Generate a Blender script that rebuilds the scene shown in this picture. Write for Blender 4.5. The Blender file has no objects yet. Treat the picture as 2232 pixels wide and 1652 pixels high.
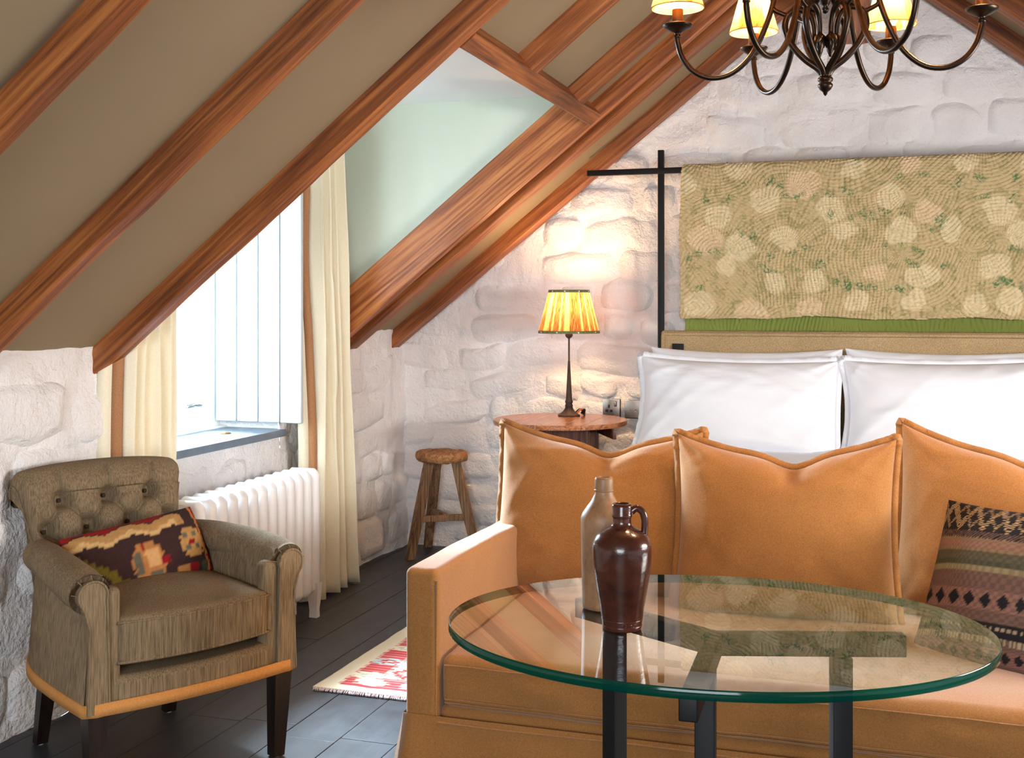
import bpy, bmesh, math, random
import numpy as np
from mathutils import Vector, Matrix

rnd = random.Random(7)
SC = bpy.context.scene
COL = SC.collection
PI = math.pi

# ------------------------------------------------------------------ camera
cam_d = bpy.data.cameras.new('camera')
cam = bpy.data.objects.new('camera', cam_d)
COL.objects.link(cam)
cam.location = (0, 0, 1.25)
cam.rotation_euler = (PI / 2, 0, math.radians(18.1))
cam_d.sensor_width = 36
cam_d.lens = 36 * 2520 / 2232
cam_d.shift_y = -161 / 2232
cam_d.clip_start = 0.02
SC.camera = cam

# ------------------------------------------------------------------ view, world, daylight, added fill
SC.view_settings.view_transform = 'Standard'
SC.view_settings.look = 'None'
SC.view_settings.gamma = 1
SC.view_settings.use_curve_mapping = False
SC.view_settings.exposure = 0.92
SC.cycles.use_denoising = True
SC.cycles.max_bounces = 9
SC.cycles.diffuse_bounces = 5
SC.cycles.adaptive_threshold = 0.015
SC.cycles.transparent_max_bounces = 16
SC.cycles.sample_clamp_indirect = 6
SC.cycles.caustics_reflective = False
SC.cycles.caustics_refractive = False

world = bpy.data.worlds.new('sky')
SC.world = world
world.use_nodes = True
bg = world.node_tree.nodes['Background']
bg.inputs['Color'].default_value = (0.86, 0.93, 1.0, 1)
bg.inputs['Strength'].default_value = 1.5


def area_light(name, loc, target, sx, sy, power, color):
    d = bpy.data.lights.new(name, 'AREA')
    d.shape = 'RECTANGLE'
    d.size, d.size_y = sx, sy
    d.energy = power
    d.color = color
    o = bpy.data.objects.new(name, d)
    COL.objects.link(o)
    o.location = loc
    o.rotation_euler = (Vector(target) - Vector(loc)).to_track_quat('-Z', 'Y').to_euler()
    return o


area_light('daylight_dormer_window', (-4.6, 5.05, 2.45), (-1.4, 2.9, 0.4), 1.1, 1.8, 2100, (0.66, 0.83, 1.0))
area_light('added_rear_fill', (0.0, -2.42, 1.45), (0.0, 3.0, 1.2), 1.9, 1.5, 88, (0.84, 0.92, 1.0))  # soft fill added behind the camera, the wall there has no window
area_light('added_right_fill', (1.80, 2.9, 1.45), (-1.6, 3.6, 0.9), 1.3, 0.8, 95, (1.0, 0.96, 0.92))  # added fill at the right slope, brightens the left wall; no opening behind it


# ------------------------------------------------------------------ helpers
def lin(r, g, b):
    def c(v):
        v /= 255.0
        return v / 12.92 if v <= 0.04045 else ((v + 0.055) / 1.055) ** 2.4
    return (c(r), c(g), c(b))


def fade(t):
    return t * t * t * (t * (t * 6 - 15) + 10)


def vnoise(x, y, seed=0):
    x = np.asarray(x, float); y = np.asarray(y, float)
    xi = np.floor(x).astype(np.int64); yi = np.floor(y).astype(np.int64)
    xf = fade(x - xi); yf = fade(y - yi)

    def hsh(a, b):
        n = (a * 374761393 + b * 668265263 + seed * 974634777) & 0x7fffffff
        n = ((n ^ (n >> 13)) * 1274126177) & 0x7fffffff
        return ((n ^ (n >> 16)) & 0xffff) / 32767.5 - 1
    a = hsh(xi, yi); b = hsh(xi + 1, yi); c = hsh(xi, yi + 1); d = hsh(xi + 1, yi + 1)
    return (a * (1 - xf) + b * xf) * (1 - yf) + (c * (1 - xf) + d * xf) * yf


def fbm(x, y, seed=0, octv=4):
    s = 0; a = 1.0
    for k in range(octv):
        s = s + a * vnoise(np.asarray(x) * 2 ** k, np.asarray(y) * 2 ** k, seed + k * 17)
        a *= 0.5
    return s


def sstep(a, b, x):
    t = np.clip((np.asarray(x, float) - a) / (b - a), 0, 1)
    return t * t * (3 - 2 * t)


def link(o, parent=None):
    COL.objects.link(o)
    if parent is not None:
        o.parent = parent
    return o


def empty(name, loc=(0, 0, 0), rz=0.0, label=None, cat=None, group=None, kind=None):
    o = bpy.data.objects.new(name, None)
    COL.objects.link(o)
    o.empty_display_size = 0.05
    o.location = loc
    o.rotation_euler = (0, 0, rz)
    tag(o, label, cat, group, kind)
    return o


def tag(o, label=None, cat=None, group=None, kind=None):
    if label: o['label'] = label
    if cat: o['category'] = cat
    if group: o['group'] = group
    if kind: o['kind'] = kind
    return o


def raw(name, V, Q, mat, parent=None, smooth=True, col=None):
    """mesh from an (n,3) array and a list of faces (tuples or an (m,4) array)"""
    me = bpy.data.meshes.new(name)
    if isinstance(Q, np.ndarray) and Q.ndim == 2:
        n, k = Q.shape
        me.vertices.add(len(V)); me.vertices.foreach_set('co', np.asarray(V, np.float32).ravel())
        me.loops.add(n * k); me.loops.foreach_set('vertex_index', Q.astype(np.int32).ravel())
        me.polygons.add(n)
        me.polygons.foreach_set('loop_start', np.arange(0, n * k, k, dtype=np.int32))
        me.polygons.foreach_set('loop_total', np.full(n, k, np.int32))
        me.update(calc_edges=True)
    else:
        me.from_pydata([tuple(v) for v in V], [], [tuple(q) for q in Q])
    me.validate()
    if smooth:
        me.polygons.foreach_set('use_smooth', [True] * len(me.polygons))
    if col is not None:
        at = me.color_attributes.new('Col', 'FLOAT_COLOR', 'POINT')
        c4 = np.ones((len(V), 4), np.float32); c4[:, :3] = col
        at.data.foreach_set('color', c4.ravel())
    if mat is not None:
        me.materials.append(mat)
    me.update()
    return link(bpy.data.objects.new(name, me), parent)


def grid_quads(nu, nv, cu=False, cv=False, off=0):
    i = np.arange(nu if cu else nu - 1); j = np.arange(nv if cv else nv - 1)
    I, J = np.meshgrid(i, j, indexing='ij')
    I2 = (I + 1) % nu; J2 = (J + 1) % nv
    return np.stack([I * nv + J, I2 * nv + J, I2 * nv + J2, I * nv + J2], -1).reshape(-1, 4) + off


def grid(name, P, mat, parent=None, cu=False, cv=False, col=None, smooth=True, flip=False):
    P = np.asarray(P, float)
    nu, nv = P.shape[:2]
    Q = grid_quads(nu, nv, cu, cv)
    if flip: Q = Q[:, ::-1]
    return raw(name, P.reshape(-1, 3), Q, mat, parent, smooth, None if col is None else np.asarray(col).reshape(-1, 3))


class MB:
    """collects shapes of ONE part"""
    def __init__(s): s.v = []; s.f = []; s.n = 0
    def add(s, V, F):
        V = np.asarray(V, float)
        s.v.append(V); s.f += [tuple(int(i) + s.n for i in q) for q in F]; s.n += len(V)
        return s
    def grid(s, P, cu=False, cv=False):
        P = np.asarray(P, float)
        return s.add(P.reshape(-1, 3), grid_quads(P.shape[0], P.shape[1], cu, cv))
    def tube(s, pts, r, n=10, caps=True):
        P, F = tube_geo(pts, r, n, caps)
        return s.add(P, F)
    def lathe(s, prof, n=32, c=(0, 0, 0), axis='z'):
        V, F = lathe_geo(prof, n)
        V = V.copy()
        if axis == 'y': V = V[:, [0, 2, 1]] * np.array([1, 1, -1])
        if axis == 'x': V = V[:, [2, 1, 0]] * np.array([1, 1, -1])
        return s.add(V + np.array(c), F)
    def box(s, c, d, r=0.0, M=None, seg=2):
        V, F = rbox_geo(d, r, seg)
        if M is not None: V = V @ np.asarray(M).T
        return s.add(V + np.array(c), F)
    def build(s, name, mat, parent=None, smooth=True, sharp=None):
        o = raw(name, np.concatenate(s.v), s.f, mat, parent, smooth)
        if sharp: sharpen(o, sharp)
        return o


def sharpen(o, deg=35):
    bm = bmesh.new(); bm.from_mesh(o.data)
    for e in bm.edges:
        if len(e.link_faces) == 2 and e.calc_face_angle(0) > math.radians(deg): e.smooth = False
    bm.to_mesh(o.data); bm.free()
    return o


def tube_geo(pts, r, n=10, caps=True, closed=False):
    P = np.asarray(pts, float); m = len(P)
    R = np.full(m, r) if np.isscalar(r) else np.asarray(r, float)
    T = np.gradient(P, axis=0) if not closed else np.roll(P, -1, 0) - np.roll(P, 1, 0)
    T /= np.linalg.norm(T, axis=1)[:, None] + 1e-12
    a = np.array([0, 0, 1.0]) if abs(T[0, 2]) < 0.9 else np.array([1.0, 0, 0])
    N = a - T[0] * (a @ T[0]); N /= np.linalg.norm(N)
    V = []
    ang = np.linspace(0, 2 * PI, n, endpoint=False)
    for k in range(m):
        N = N - T[k] * (N @ T[k]); N /= np.linalg.norm(N)
        B = np.cross(T[k], N)
        V.append(P[k] + R[k] * (np.cos(ang)[:, None] * N + np.sin(ang)[:, None] * B))
    V = np.concatenate(V)
    F = [tuple(q) for q in grid_quads(m, n, closed, True)]
    if caps and not closed:
        F.append(tuple(range(n))[::-1]); F.append(tuple(range((m - 1) * n, m * n)))
    return V, F


def lathe_geo(prof, n=32):
    prof = np.asarray(prof, float)
    a = np.linspace(0, 2 * PI, n, endpoint=False)
    r = np.maximum(prof[:, 0], 1e-5)
    V = np.stack([r[:, None] * np.cos(a), r[:, None] * np.sin(a), np.repeat(prof[:, 1:2], n, 1)], -1)
    return V.reshape(-1, 3), [tuple(q[::-1]) for q in grid_quads(len(prof), n, False, True)]


def rbox_geo(d, r=0.0, seg=2, dens=None):
    """rounded box centred on the origin: cube-surface grid pushed onto an inner box + radius"""
    hx, hy, hz = [v / 2 for v in d]
    r = min(r, hx, hy, hz)
    if r <= 0:
        V = np.array([[x, y, z] for x in (-hx, hx) for y in (-hy, hy) for z in (-hz, hz)])
        return V, [(0, 1, 3, 2), (4, 6, 7, 5), (0, 4, 5, 1), (2, 3, 7, 6), (0, 2, 6, 4), (1, 5, 7, 3)]

    def tics(h, k):
        inner = h - r
        e = [math.sin(PI / 4 * 0) for _ in ()]
        c = [inner + r * math.tan(PI / 4 * i / seg) for i in range(1, seg + 1)]
        c[-1] = h
        nin = (dens[k] if dens else 1)
        mid = list(np.linspace(-inner, inner, nin + 1)) if inner > 1e-6 else [0.0]
        return np.array([-v for v in reversed(c)] + mid + c)
    tx, ty, tz = tics(hx, 0), tics(hy, 1), tics(hz, 2)
    V = []; F = []; n = 0

    def side(A, B, fn, flip):
        nonlocal n
        P = np.array([[fn(a, b) for b in B] for a in A])
        Q = grid_quads(len(A), len(B), off=n)
        if flip: Q = Q[:, ::-1]
        V.append(P.reshape(-1, 3)); F.extend(tuple(q) for q in Q); n += P.shape[0] * P.shape[1]
    side(tx, ty, lambda a, b: (a, b, hz), False); side(tx, ty, lambda a, b: (a, b, -hz), True)
    side(ty, tz, lambda a, b: (hx, a, b), False); side(ty, tz, lambda a, b: (-hx, a, b), True)
    side(tz, tx, lambda a, b: (b, hy, a), False); side(tz, tx, lambda a, b: (b, -hy, a), True)
    V = np.concatenate(V)
    inner = np.clip(V, [-(hx - r), -(hy - r), -(hz - r)], [hx - r, hy - r, hz - r])
    dv = V - inner
    L = np.linalg.norm(dv, axis=1)[:, None]
    V = inner + dv / np.maximum(L, 1e-9) * r
    key = np.round(V * 1e5).astype(np.int64)
    _, idx, inv = np.unique(key, axis=0, return_index=True, return_inverse=True)
    inv = inv.reshape(-1)
    F2 = []
    for q in F:
        q2 = []
        for i in q:
            w = int(inv[i])
            if w not in q2: q2.append(w)
        if len(q2) >= 3: F2.append(tuple(q2))
    return V[idx], F2


def rbox(name, d, r, mat, parent=None, c=(0, 0, 0), seg=3, dens=None, fn=None, M=None, smooth=True):
    V, F = rbox_geo(d, r, seg, dens)
    if fn is not None: V = fn(V)
    if M is not None: V = V @ np.asarray(M).T
    return raw(name, V + np.array(c), F, mat, parent, smooth)


def spline(pts, n=40):
    """Catmull-Rom through points"""
    P = np.asarray(pts, float)
    P = np.vstack([2 * P[0] - P[1], P, 2 * P[-1] - P[-2]])
    out = []; segs = len(P) - 3
    for k in range(segs):
        t = np.linspace(0, 1, max(2, n // segs), endpoint=(k == segs - 1))[:, None]
        a, b, c, d = P[k:k + 4]
        out.append(0.5 * (2 * b + (c - a) * t + (2 * a - 5 * b + 4 * c - d) * t ** 2 + (3 * b - a - 3 * c + d) * t ** 3))
    return np.vstack(out)


def rotM(rx=0, ry=0, rz=0):
    return np.array(Matrix.Rotation(rz, 3, 'Z') @ Matrix.Rotation(ry, 3, 'Y') @ Matrix.Rotation(rx, 3, 'X'))


# ------------------------------------------------------------------ materials
class NT:
    def __init__(s, name):
        s.m = bpy.data.materials.new(name); s.m.use_nodes = True
        s.t = s.m.node_tree; s.t.nodes.clear()
        s.out = s.t.nodes.new('ShaderNodeOutputMaterial')
    def n(s, typ, _p=None, **kw):
        nd = s.t.nodes.new('ShaderNode' + typ)
        for k, v in (_p or {}).items(): setattr(nd, k, v)
        for k, v in kw.items():
            k = k.replace('_', ' ')
            try: sk = nd.inputs[k]
            except KeyError: sk = nd.inputs[int(k[1:])]
            s.set(sk, v)
        return nd
    def set(s, sk, v):
        if isinstance(v, bpy.types.NodeSocket): s.t.links.new(v, sk)
        elif isinstance(v, bpy.types.Node): s.t.links.new(v.outputs[0], sk)
        elif isinstance(v, tuple) and len(v) == 3 and sk.type == 'RGBA': sk.default_value = (*v, 1)
        else: sk.default_value = v
    def coord(s, kind='Object', scale=(1, 1, 1), rot=(0, 0, 0)):
        tc = s.n('TexCoord')
        mp = s.n('Mapping', Scale=scale, Rotation=rot)
        s.t.links.new(tc.outputs[kind], mp.inputs['Vector'])
        return mp
    def noise(s, vec, scale=5, detail=3, rough=0.55, dist=0.0):
        nd = s.n('TexNoise', Scale=scale, Detail=detail, Roughness=rough, Distortion=dist)
        s.set(nd.inputs['Vector'], vec); return nd.outputs[0]
    def ramp(s, fac, stops, interp='LINEAR'):
        nd = s.n('ValToRGB'); s.set(nd.inputs[0], fac)
        cr = nd.color_ramp; cr.interpolation = interp
        while len(cr.elements) < len(stops): cr.elements.new(0.5)
        for e, (p, c) in zip(cr.elements, stops): e.position = p; e.color = (*c, 1)
        return nd.outputs[0]
    def mix(s, f, a, b, mode='MIX'):
        nd = s.n('Mix', {'data_type': 'RGBA', 'blend_type': mode})
        s.set(nd.inputs[0], f); s.set(nd.inputs[6], a); s.set(nd.inputs[7], b)
        return nd.outputs[2]
    def math(s, op, a, b=0.0):
        nd = s.n('Math', {'operation': op}); s.set(nd.inputs[0], a); s.set(nd.inputs[1], b)
        return nd.outputs[0]
    def bump(s, h, strength=0.3, dist=0.01, normal=None):
        nd = s.n('Bump', Strength=strength, Distance=dist); s.set(nd.inputs['Height'], h)
        if normal is not None: s.set(nd.inputs['Normal'], normal)
        return nd.outputs[0]
    def attr(s):
        return s.n('VertexColor', {'layer_name': 'Col'}).outputs[0]
    def bsdf(s, color, rough=0.6, normal=None, metallic=0.0, spec=0.5, **kw):
        b = s.n('BsdfPrincipled'); s.set(b.inputs['Base Color'], color); s.set(b.inputs['Roughness'], rough)
        s.set(b.inputs['Metallic'], metallic); s.set(b.inputs['Specular IOR Level'], spec)
        if normal is not None: s.set(b.inputs['Normal'], normal)
        for k, v in kw.items(): s.set(b.inputs[k.replace('_', ' ')], v)
        s.t.links.new(b.outputs[0], s.out.inputs[0])
        return s.m


def plain(name, rgb, rough=0.6, metallic=0.0, spec=0.5, var=0.06, vs=8.0):
    t = NT(name); v = t.coord()
    c = lin(*rgb)
    col = t.ramp(t.noise(v, vs, 3), [(0.3, tuple(x * (1 - var) for x in c)), (0.7, tuple(min(1, x * (1 + var)) for x in c))])
    return t.bsdf(col, rough, metallic=metallic, spec=spec)


def wood(name, dark, mid, light, rough=0.5, along='x', fine=1.0, bump=0.25, contrast=1.0, spec=0.4):
    t = NT(name)
    k = {'x': (0.5, 9, 9), 'y': (9, 0.5, 9), 'z': (9, 9, 0.5)}[along]
    info = t.n('ObjectInfo')
    tc = t.n('TexCoord')
    off = t.n('VectorMath', {'operation': 'MULTIPLY_ADD'})
    t.t.links.new(tc.outputs['Object'], off.inputs[0])
    off.inputs[1].default_value = (1, 1, 1)
    comb = t.n('CombineXYZ'); r10 = t.math('MULTIPLY', info.outputs['Random'], 13.0)
    for i in range(3): t.set(comb.inputs[i], r10)
    t.t.links.new(comb.outputs[0], off.inputs[2])
    mp = t.n('Mapping', Scale=tuple(x * fine for x in k)); t.t.links.new(off.outputs[0], mp.inputs['Vector'])
    rings = t.noise(mp, 1.1, 2, 0.5, 0.6)
    rr = t.math('SINE', t.math('MULTIPLY', rings, 38.0))
    mp2 = t.n('Mapping', Scale=tuple(x * fine * (4 if x > 1 else 2.4) for x in k)); t.t.links.new(off.outputs[0], mp2.inputs['Vector'])
    fib = t.noise(mp2, 3.0, 4, 0.65)
    blot = t.noise(off.outputs[0], 2.2, 2)
    v = t.math('ADD', t.math('MULTIPLY', rr, 0.10 * contrast), t.math('ADD', t.math('MULTIPLY', fib, 0.75), t.math('MULTIPLY', blot, 0.3)))
    col = t.ramp(v, [(0.28, lin(*dark)), (0.52, lin(*mid)), (0.8, lin(*light))])
    return t.bsdf(col, rough, t.bump(v, bump, 0.004), spec=spec)


def fabric(name, rgb, rgb2=None, rough=0.95, weave=900.0, bump=0.25, streak=None, coarse=0.0, sheen=0.0):
    t = NT(name); v = t.coord()
    c2 = rgb2 or tuple(x * 0.9 for x in rgb)
    sc = (1, 1, 1) if streak is None else streak
    vs = t.coord(scale=sc)
    f = t.noise(vs, weave * 0.35, 3, 0.7)
    big = t.noise(v, 6.0, 2)
    f2 = t.math('ADD', t.math('MULTIPLY', f, 0.8), t.math('MULTIPLY', big, 0.2))
    col = t.ramp(f2, [(0.32, lin(*c2)), (0.66, lin(*rgb))])
    h = t.noise(v, weave, 2)
    if coarse > 0:
        h = t.math('ADD', h, t.math('MULTIPLY', t.noise(v, 9.0, 3), coarse))
    return t.bsdf(col, rough, t.bump(h, bump, 0.002), spec=0.15, Sheen_Weight=sheen)


def stone_paint():
    t = NT('limewashed_stone'); v = t.coord('Object')
    g = t.n('NewGeometry')
    big = t.noise(g.outputs['Position'], 3.0, 3)
    col = t.ramp(big, [(0.3, lin(240, 236, 234)), (0.7, lin(250, 248, 248))])
    h = t.math('ADD', t.noise(g.outputs['Position'], 14, 4, 0.6), t.math('MULTIPLY', t.noise(g.outputs['Position'], 60, 4, 0.65), 0.35))
    return t.bsdf(col, 0.85, t.bump(h, 0.8, 0.030), spec=0.25)


def vcol(name, rough=0.9, bumpscale=0, bump=0.3, spec=0.2):
    t = NT(name)
    nrm = None
    if bumpscale:
        nrm = t.bump(t.noise(t.coord(), bumpscale, 2), bump, 0.002)
    return t.bsdf(t.attr(), rough, nrm, spec=spec)


def cloth_shade(name, amount=0.5):
    t = NT(name)
    c = t.attr()
    d = t.n('BsdfDiffuse', Color=c); tr = t.n('BsdfTranslucent', Color=c)
    mx = t.n('MixShader'); mx.inputs[0].default_value = amount
    t.t.links.new(d.outputs[0], mx.inputs[1]); t.t.links.new(tr.outputs[0], mx.inputs[2])
    t.t.links.new(mx.outputs[0], t.out.inputs[0])
    return t.m


def clear_glass(name, tint, ior, rough=0.0):
    t = NT(name)
    tr = t.n('BsdfTransparent', Color=tint); gl = t.n('BsdfGlossy', Color=(0.95, 1.0, 0.98), Roughness=rough)
    fr = t.n('Fresnel', IOR=ior); mx = t.n('MixShader')
    t.set(mx.inputs[0], fr.outputs[0])
    t.t.links.new(tr.outputs[0], mx.inputs[1]); t.t.links.new(gl.outputs[0], mx.inputs[2])
    t.t.links.new(mx.outputs[0], t.out.inputs[0])
    return t.m


def floor_mat():
    t = NT('ebonised_board')
    info = t.n('ObjectInfo')
    tc = t.n('TexCoord')
    mp = t.n('Mapping', Scale=(7, 0.6, 7)); t.t.links.new(tc.outputs['Object'], mp.inputs['Vector'])
    g = t.n('NewGeometry')
    f = t.noise(mp, 5, 5, 0.6, 0.8)
    s = t.noise(g.outputs['Position'], 9, 5, 0.7)
    v = t.math('ADD', t.math('MULTIPLY', f, 0.6), t.math('MULTIPLY', s, 0.5))
    col = t.ramp(v, [(0.3, lin(30, 31, 34)), (0.75, lin(60, 62, 68))])
    rg = t.math('ADD', 0.34, t.math('MULTIPLY', s, 0.22))
    return t.bsdf(col, rg, t.bump(f, 0.12, 0.003), spec=0.5)


M = {}
M['stone'] = stone_paint()
M['ceil'] = plain('taupe_plaster', (142, 124, 97), 0.85, var=0.03, vs=3)
M['dormer_paint'] = plain('sage_white_plaster', (240, 247, 249), 0.85, var=0.02, vs=3)
M['dormer_green'] = plain('sage_green_plaster', (210, 218, 203), 0.85, var=0.02, vs=3)
M['beam'] = wood('stained_oak_beam', (82, 42, 19), (140, 78, 36), (186, 116, 60), 0.5)
M['trimmer'] = wood('figured_oak_board', (104, 52, 26), (162, 92, 46), (200, 130, 74), 0.45, contrast=1.3)
M['floor'] = floor_mat()
M['under'] = plain('dark_subfloor', (14, 13, 13), 0.9)
M['white_paint'] = plain('white_gloss_paint', (240, 243, 243), 0.35, var=0.01)
M['shutter_paint'] = plain('pale_shutter_paint', (196, 204, 209), 0.45, var=0.01)
M['radiator'] = plain('white_radiator_enamel', (250, 250, 252), 0.3, var=0.01)
M['slate'] = plain('slate_sill', (104, 116, 130), 0.4, var=0.12, vs=14)
M['pane'] = clear_glass('window_pane_glass', (0.97, 0.99, 0.99), 1.0)
M['chrome'] = plain('polished_steel', (205, 200, 192), 0.22, 1.0, var=0.02)
M['brass'] = plain('aged_brass', (168, 128, 72), 0.35, 1.0)
M['brushed'] = plain('brushed_nickel', (172, 164, 156), 0.32, 1.0, var=0.1, vs=40)
M['black_steel'] = plain('black_powder_coated_steel', (13, 13, 14), 0.5, spec=0.25, var=0.05)
M['black_plastic'] = plain('black_plastic', (16, 15, 15), 0.4)
M['bronze'] = plain('dark_bronze', (46, 34, 25), 0.34, 0.85, var=0.2, vs=20)
M['candle_metal'] = plain('antique_brass_sleeve', (92, 68, 44), 0.38, 0.9, var=0.15, vs=30)
M['iron'] = plain('rusty_iron', (64, 50, 42), 0.62, 0.35, var=0.25, vs=30)
M['curtain'] = fabric('cream_linen', (250, 243, 220), (240, 231, 204), weave=700)
M['curtain_trim'] = fabric('tan_braid', (186, 138, 100), (164, 116, 80), weave=700)
M['sofa'] = fabric('mustard_linen', (160, 110, 60), (134, 88, 45), weave=820, bump=0.3, coarse=0.6, sheen=0.25)
M['chair'] = fabric('brown_strie_weave', (150, 130, 102), (84, 68, 50), weave=900, streak=(1, 1, 0.04), bump=0.3)
M['chair_trim'] = fabric('ochre_trim_tape', (206, 146, 84), (182, 124, 66), weave=800)
M['button'] = plain('brown_cloth_button', (52, 42, 32), 0.9)
M['dark_leg'] = wood('dark_stained_leg', (18, 12, 10), (30, 20, 16), (44, 30, 24), 0.35, 'z', bump=0.1)
M['old_wood'] = wood('weathered_elm', (76, 56, 40), (138, 106, 78), (182, 148, 114), 0.75, 'z', fine=2.2, bump=0.6, spec=0.2)
M['old_seat'] = wood('worn_elm_seat', (84, 56, 34), (150, 106, 68), (190, 144, 98), 0.7, 'y', fine=2.0, bump=0.7, spec=0.2)
M['table_wood'] = wood('polished_oak', (96, 50, 28), (166, 102, 62), (200, 138, 92), 0.24, 'y', fine=1.5, bump=0.08, spec=0.6)
M['table_frame'] = wood('dark_oak_frame', (44, 24, 18), (78, 42, 30), (110, 64, 44), 0.4, 'z', fine=1.5, bump=0.1)
M['glass_top'] = clear_glass('table_glass_face', (0.90, 0.965, 0.93), 2.0)
M['glass_under'] = clear_glass('table_glass_underside', (0.97, 0.995, 0.985), 1.0)
M['linen_white'] = fabric('white_cotton', (238, 240, 246), (231, 233, 239), weave=1200, bump=0.06, coarse=0.15)
M['headboard'] = fabric('oatmeal_herringbone', (196, 170, 130), (140, 116, 82), weave=560, bump=0.4)
M['quilt'] = vcol('quilted_cotton', 0.95)
M['kilim'] = vcol('kilim_weave', 0.95, 500, 0.4)
M['rug'] = vcol('rug_weave', 0.95, 400, 0.4)
M['shade'] = cloth_shade('pleated_shade_cloth', 0.42)
M['candle_shade'] = cloth_shade('candle_shade_cloth', 0.34)
M['stoneware_tan'] = None


def glaze(name, stops, rough, sc=6.0, axis=(1, 1, 1), bump=0.1):
    t = NT(name); v = t.coord(scale=axis)
    n = t.noise(v, sc, 5, 0.65)
    return t.bsdf(t.ramp(n, stops), rough, t.bump(t.noise(v, 60, 3), bump, 0.002), spec=0.5)


M['stoneware_tan'] = glaze('tan_stoneware', [(0.25, lin(92, 62, 42)), (0.55, lin(146, 106, 70)), (0.8, lin(170, 132, 92))], 0.5, 22, (1, 1, 0.6))
M['stoneware_dark'] = glaze('brown_salt_glaze', [(0.3, lin(44, 20, 14)), (0.6, lin(74, 36, 24)), (0.85, lin(104, 56, 32))], 0.2, 14, (1, 1, 1.4), 0.25)


def edge_glass():
    t = NT('table_glass_edge')
    g = t.n('BsdfGlossy', Color=(0.8, 1, 0.95), Roughness=0.04)
    d = t.n('BsdfPrincipled'); t.set(d.inputs['Base Color'], lin(0, 54, 44)); t.set(d.inputs['Roughness'], 0.08); t.set(d.inputs['Specular IOR Level'], 0.3)
    tr = t.n('BsdfTransparent', Color=(0.02, 0.42, 0.33))
    m1 = t.n('MixShader'); m1.inputs[0].default_value = 0.2
    t.t.links.new(d.outputs[0], m1.inputs[1]); t.t.links.new(tr.outputs[0], m1.inputs[2])
    t.t.links.new(m1.outputs[0], t.out.inputs[0])
    return t.m


M['glass_edge'] = edge_glass()


def bulb_mat():
    t = NT('lit_bulb'); e = t.n('Emission', Color=(1.0, 0.78, 0.48), Strength=9.0)
    t.t.links.new(e.outputs[0], t.out.inputs[0]); return t.m


M['bulb'] = bulb_mat()

# ================================================================== THE ROOM
XL, XR, YB, YF = -2.43, 2.15, 5.60, -2.5          # left wall, right wall, gable, wall behind the camera
RS, RC = 0.7973, 2.9685                           # underside of the left rafters: z = RS*x + RC
RX = -0.142                                       # ridge
RZ = RS * RX + RC
CE = 0.07 * math.hypot(1, RS)                     # plaster above the rafter undersides


def roof_l(x): return RS * x + RC
def roof_r(x): return RZ - 0.775 * (x - RX)
def roof(x): return np.minimum(roof_l(np.asarray(x)), roof_r(np.asarray(x)))


# ---- floor of boards
fl = raw('floor', [(XL - .1, YF - .1, -.03), (XR + .1, YF - .1, -.03), (XR + .1, YB + .1, -.03), (XL - .1, YB + .1, -.03)], [(0, 1, 2, 3)], M['under'], smooth=False)
tag(fl, 'dark ebonised wide board floor with fine joints', kind='structure')
PW = 0.1735
x = -1.682 - PW * 5
kp = 0
while x < XR:
    cuts = [YF]
    y = YF + rnd.uniform(0.8, 2.2)
    while y < YB - 0.5:
        cuts.append(y); y += rnd.uniform(1.7, 2.6)
    if abs(x + 1.682) < 0.01: cuts = [YF, -0.4, 2.985]
    cuts.append(YB + 0.05)
    for a, b in zip(cuts[:-1], cuts[1:]):
        V, F = rbox_geo((PW - 0.0022, b - a - 0.0022, 0.03), 0.0012, 1)
        o = raw('plank', V, F, M['floor'], fl, smooth=False)
        o.location = (x + PW / 2, (a + b) / 2, -0.015 + rnd.uniform(-.0005, .0005))
        kp += 1
    x += PW


# ---- limewashed rubble walls: a lumpy bedding coat and every stone on it
def stones(wall, to_world, region, u0, u1, v0, v1, seed, stone_h=(0.11, 0.19)):
    r = random.Random(seed)
    v = v0
    row = 0
    made = 0
    while v < v1:
        hgt = r.uniform(*stone_h)
        u = u0 + r.uniform(-0.25, 0)
        while u < u1:
            w = r.uniform(0.16, 0.44)
            cu, cv = u + w / 2 + r.uniform(-.015, .015), v + hgt / 2 + r.uniform(-.02, .02)
            if region(cu, cv):
                hw, hh = w / 2 * r.uniform(0.92, 1.06), hgt / 2 * r.uniform(0.9, 1.12)
                nu, nv = 11, 8
                S, T = np.meshgrid(np.linspace(-1, 1, nu), np.linspace(-1, 1, nv), indexing='ij')
                k = r.uniform(0.12, 0.3)
                U = S * hw * (1 - k * T ** 2 * np.abs(S) * 0.8)
                W = T * hh * (1 - k * S ** 2 * np.abs(T))
                rot = r.uniform(-.16, .16)
                U, W = U * math.cos(rot) - W * math.sin(rot), U * math.sin(rot) + W * math.cos(rot)
                U = U + 0.022 * vnoise(W * 9 + seed + made, U * 5, 5); W = W + 0.022 * vnoise(U * 9 + made, W * 5 + 3, 9)
                ed = np.maximum(np.abs(S) ** 1.5, np.abs(T) ** 1.5)
                prof = 1 - ed ** r.uniform(2.5, 5)
                Hh = r.uniform(0.011, 0.026)
                tu, tv = r.uniform(-.008, .008), r.uniform(-.006, .010)
                N = prof * (Hh + tu * S + tv * T + 0.005 * vnoise(U * 14 + made, W * 14, 3)) - 0.010 * ed ** 4 - 0.002
                P = to_world(cu + U, cv + W, N)
                P0 = to_world(np.array(cu), np.array(cv), np.array(0.0))
                o = grid('stone', P - P0, M['stone'], wall)
                o.location = P0
                made += 1
            u += w + r.uniform(-.01, .02)
        v += hgt * r.uniform(0.92, 1.02)
        row += 1
    return made


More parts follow.
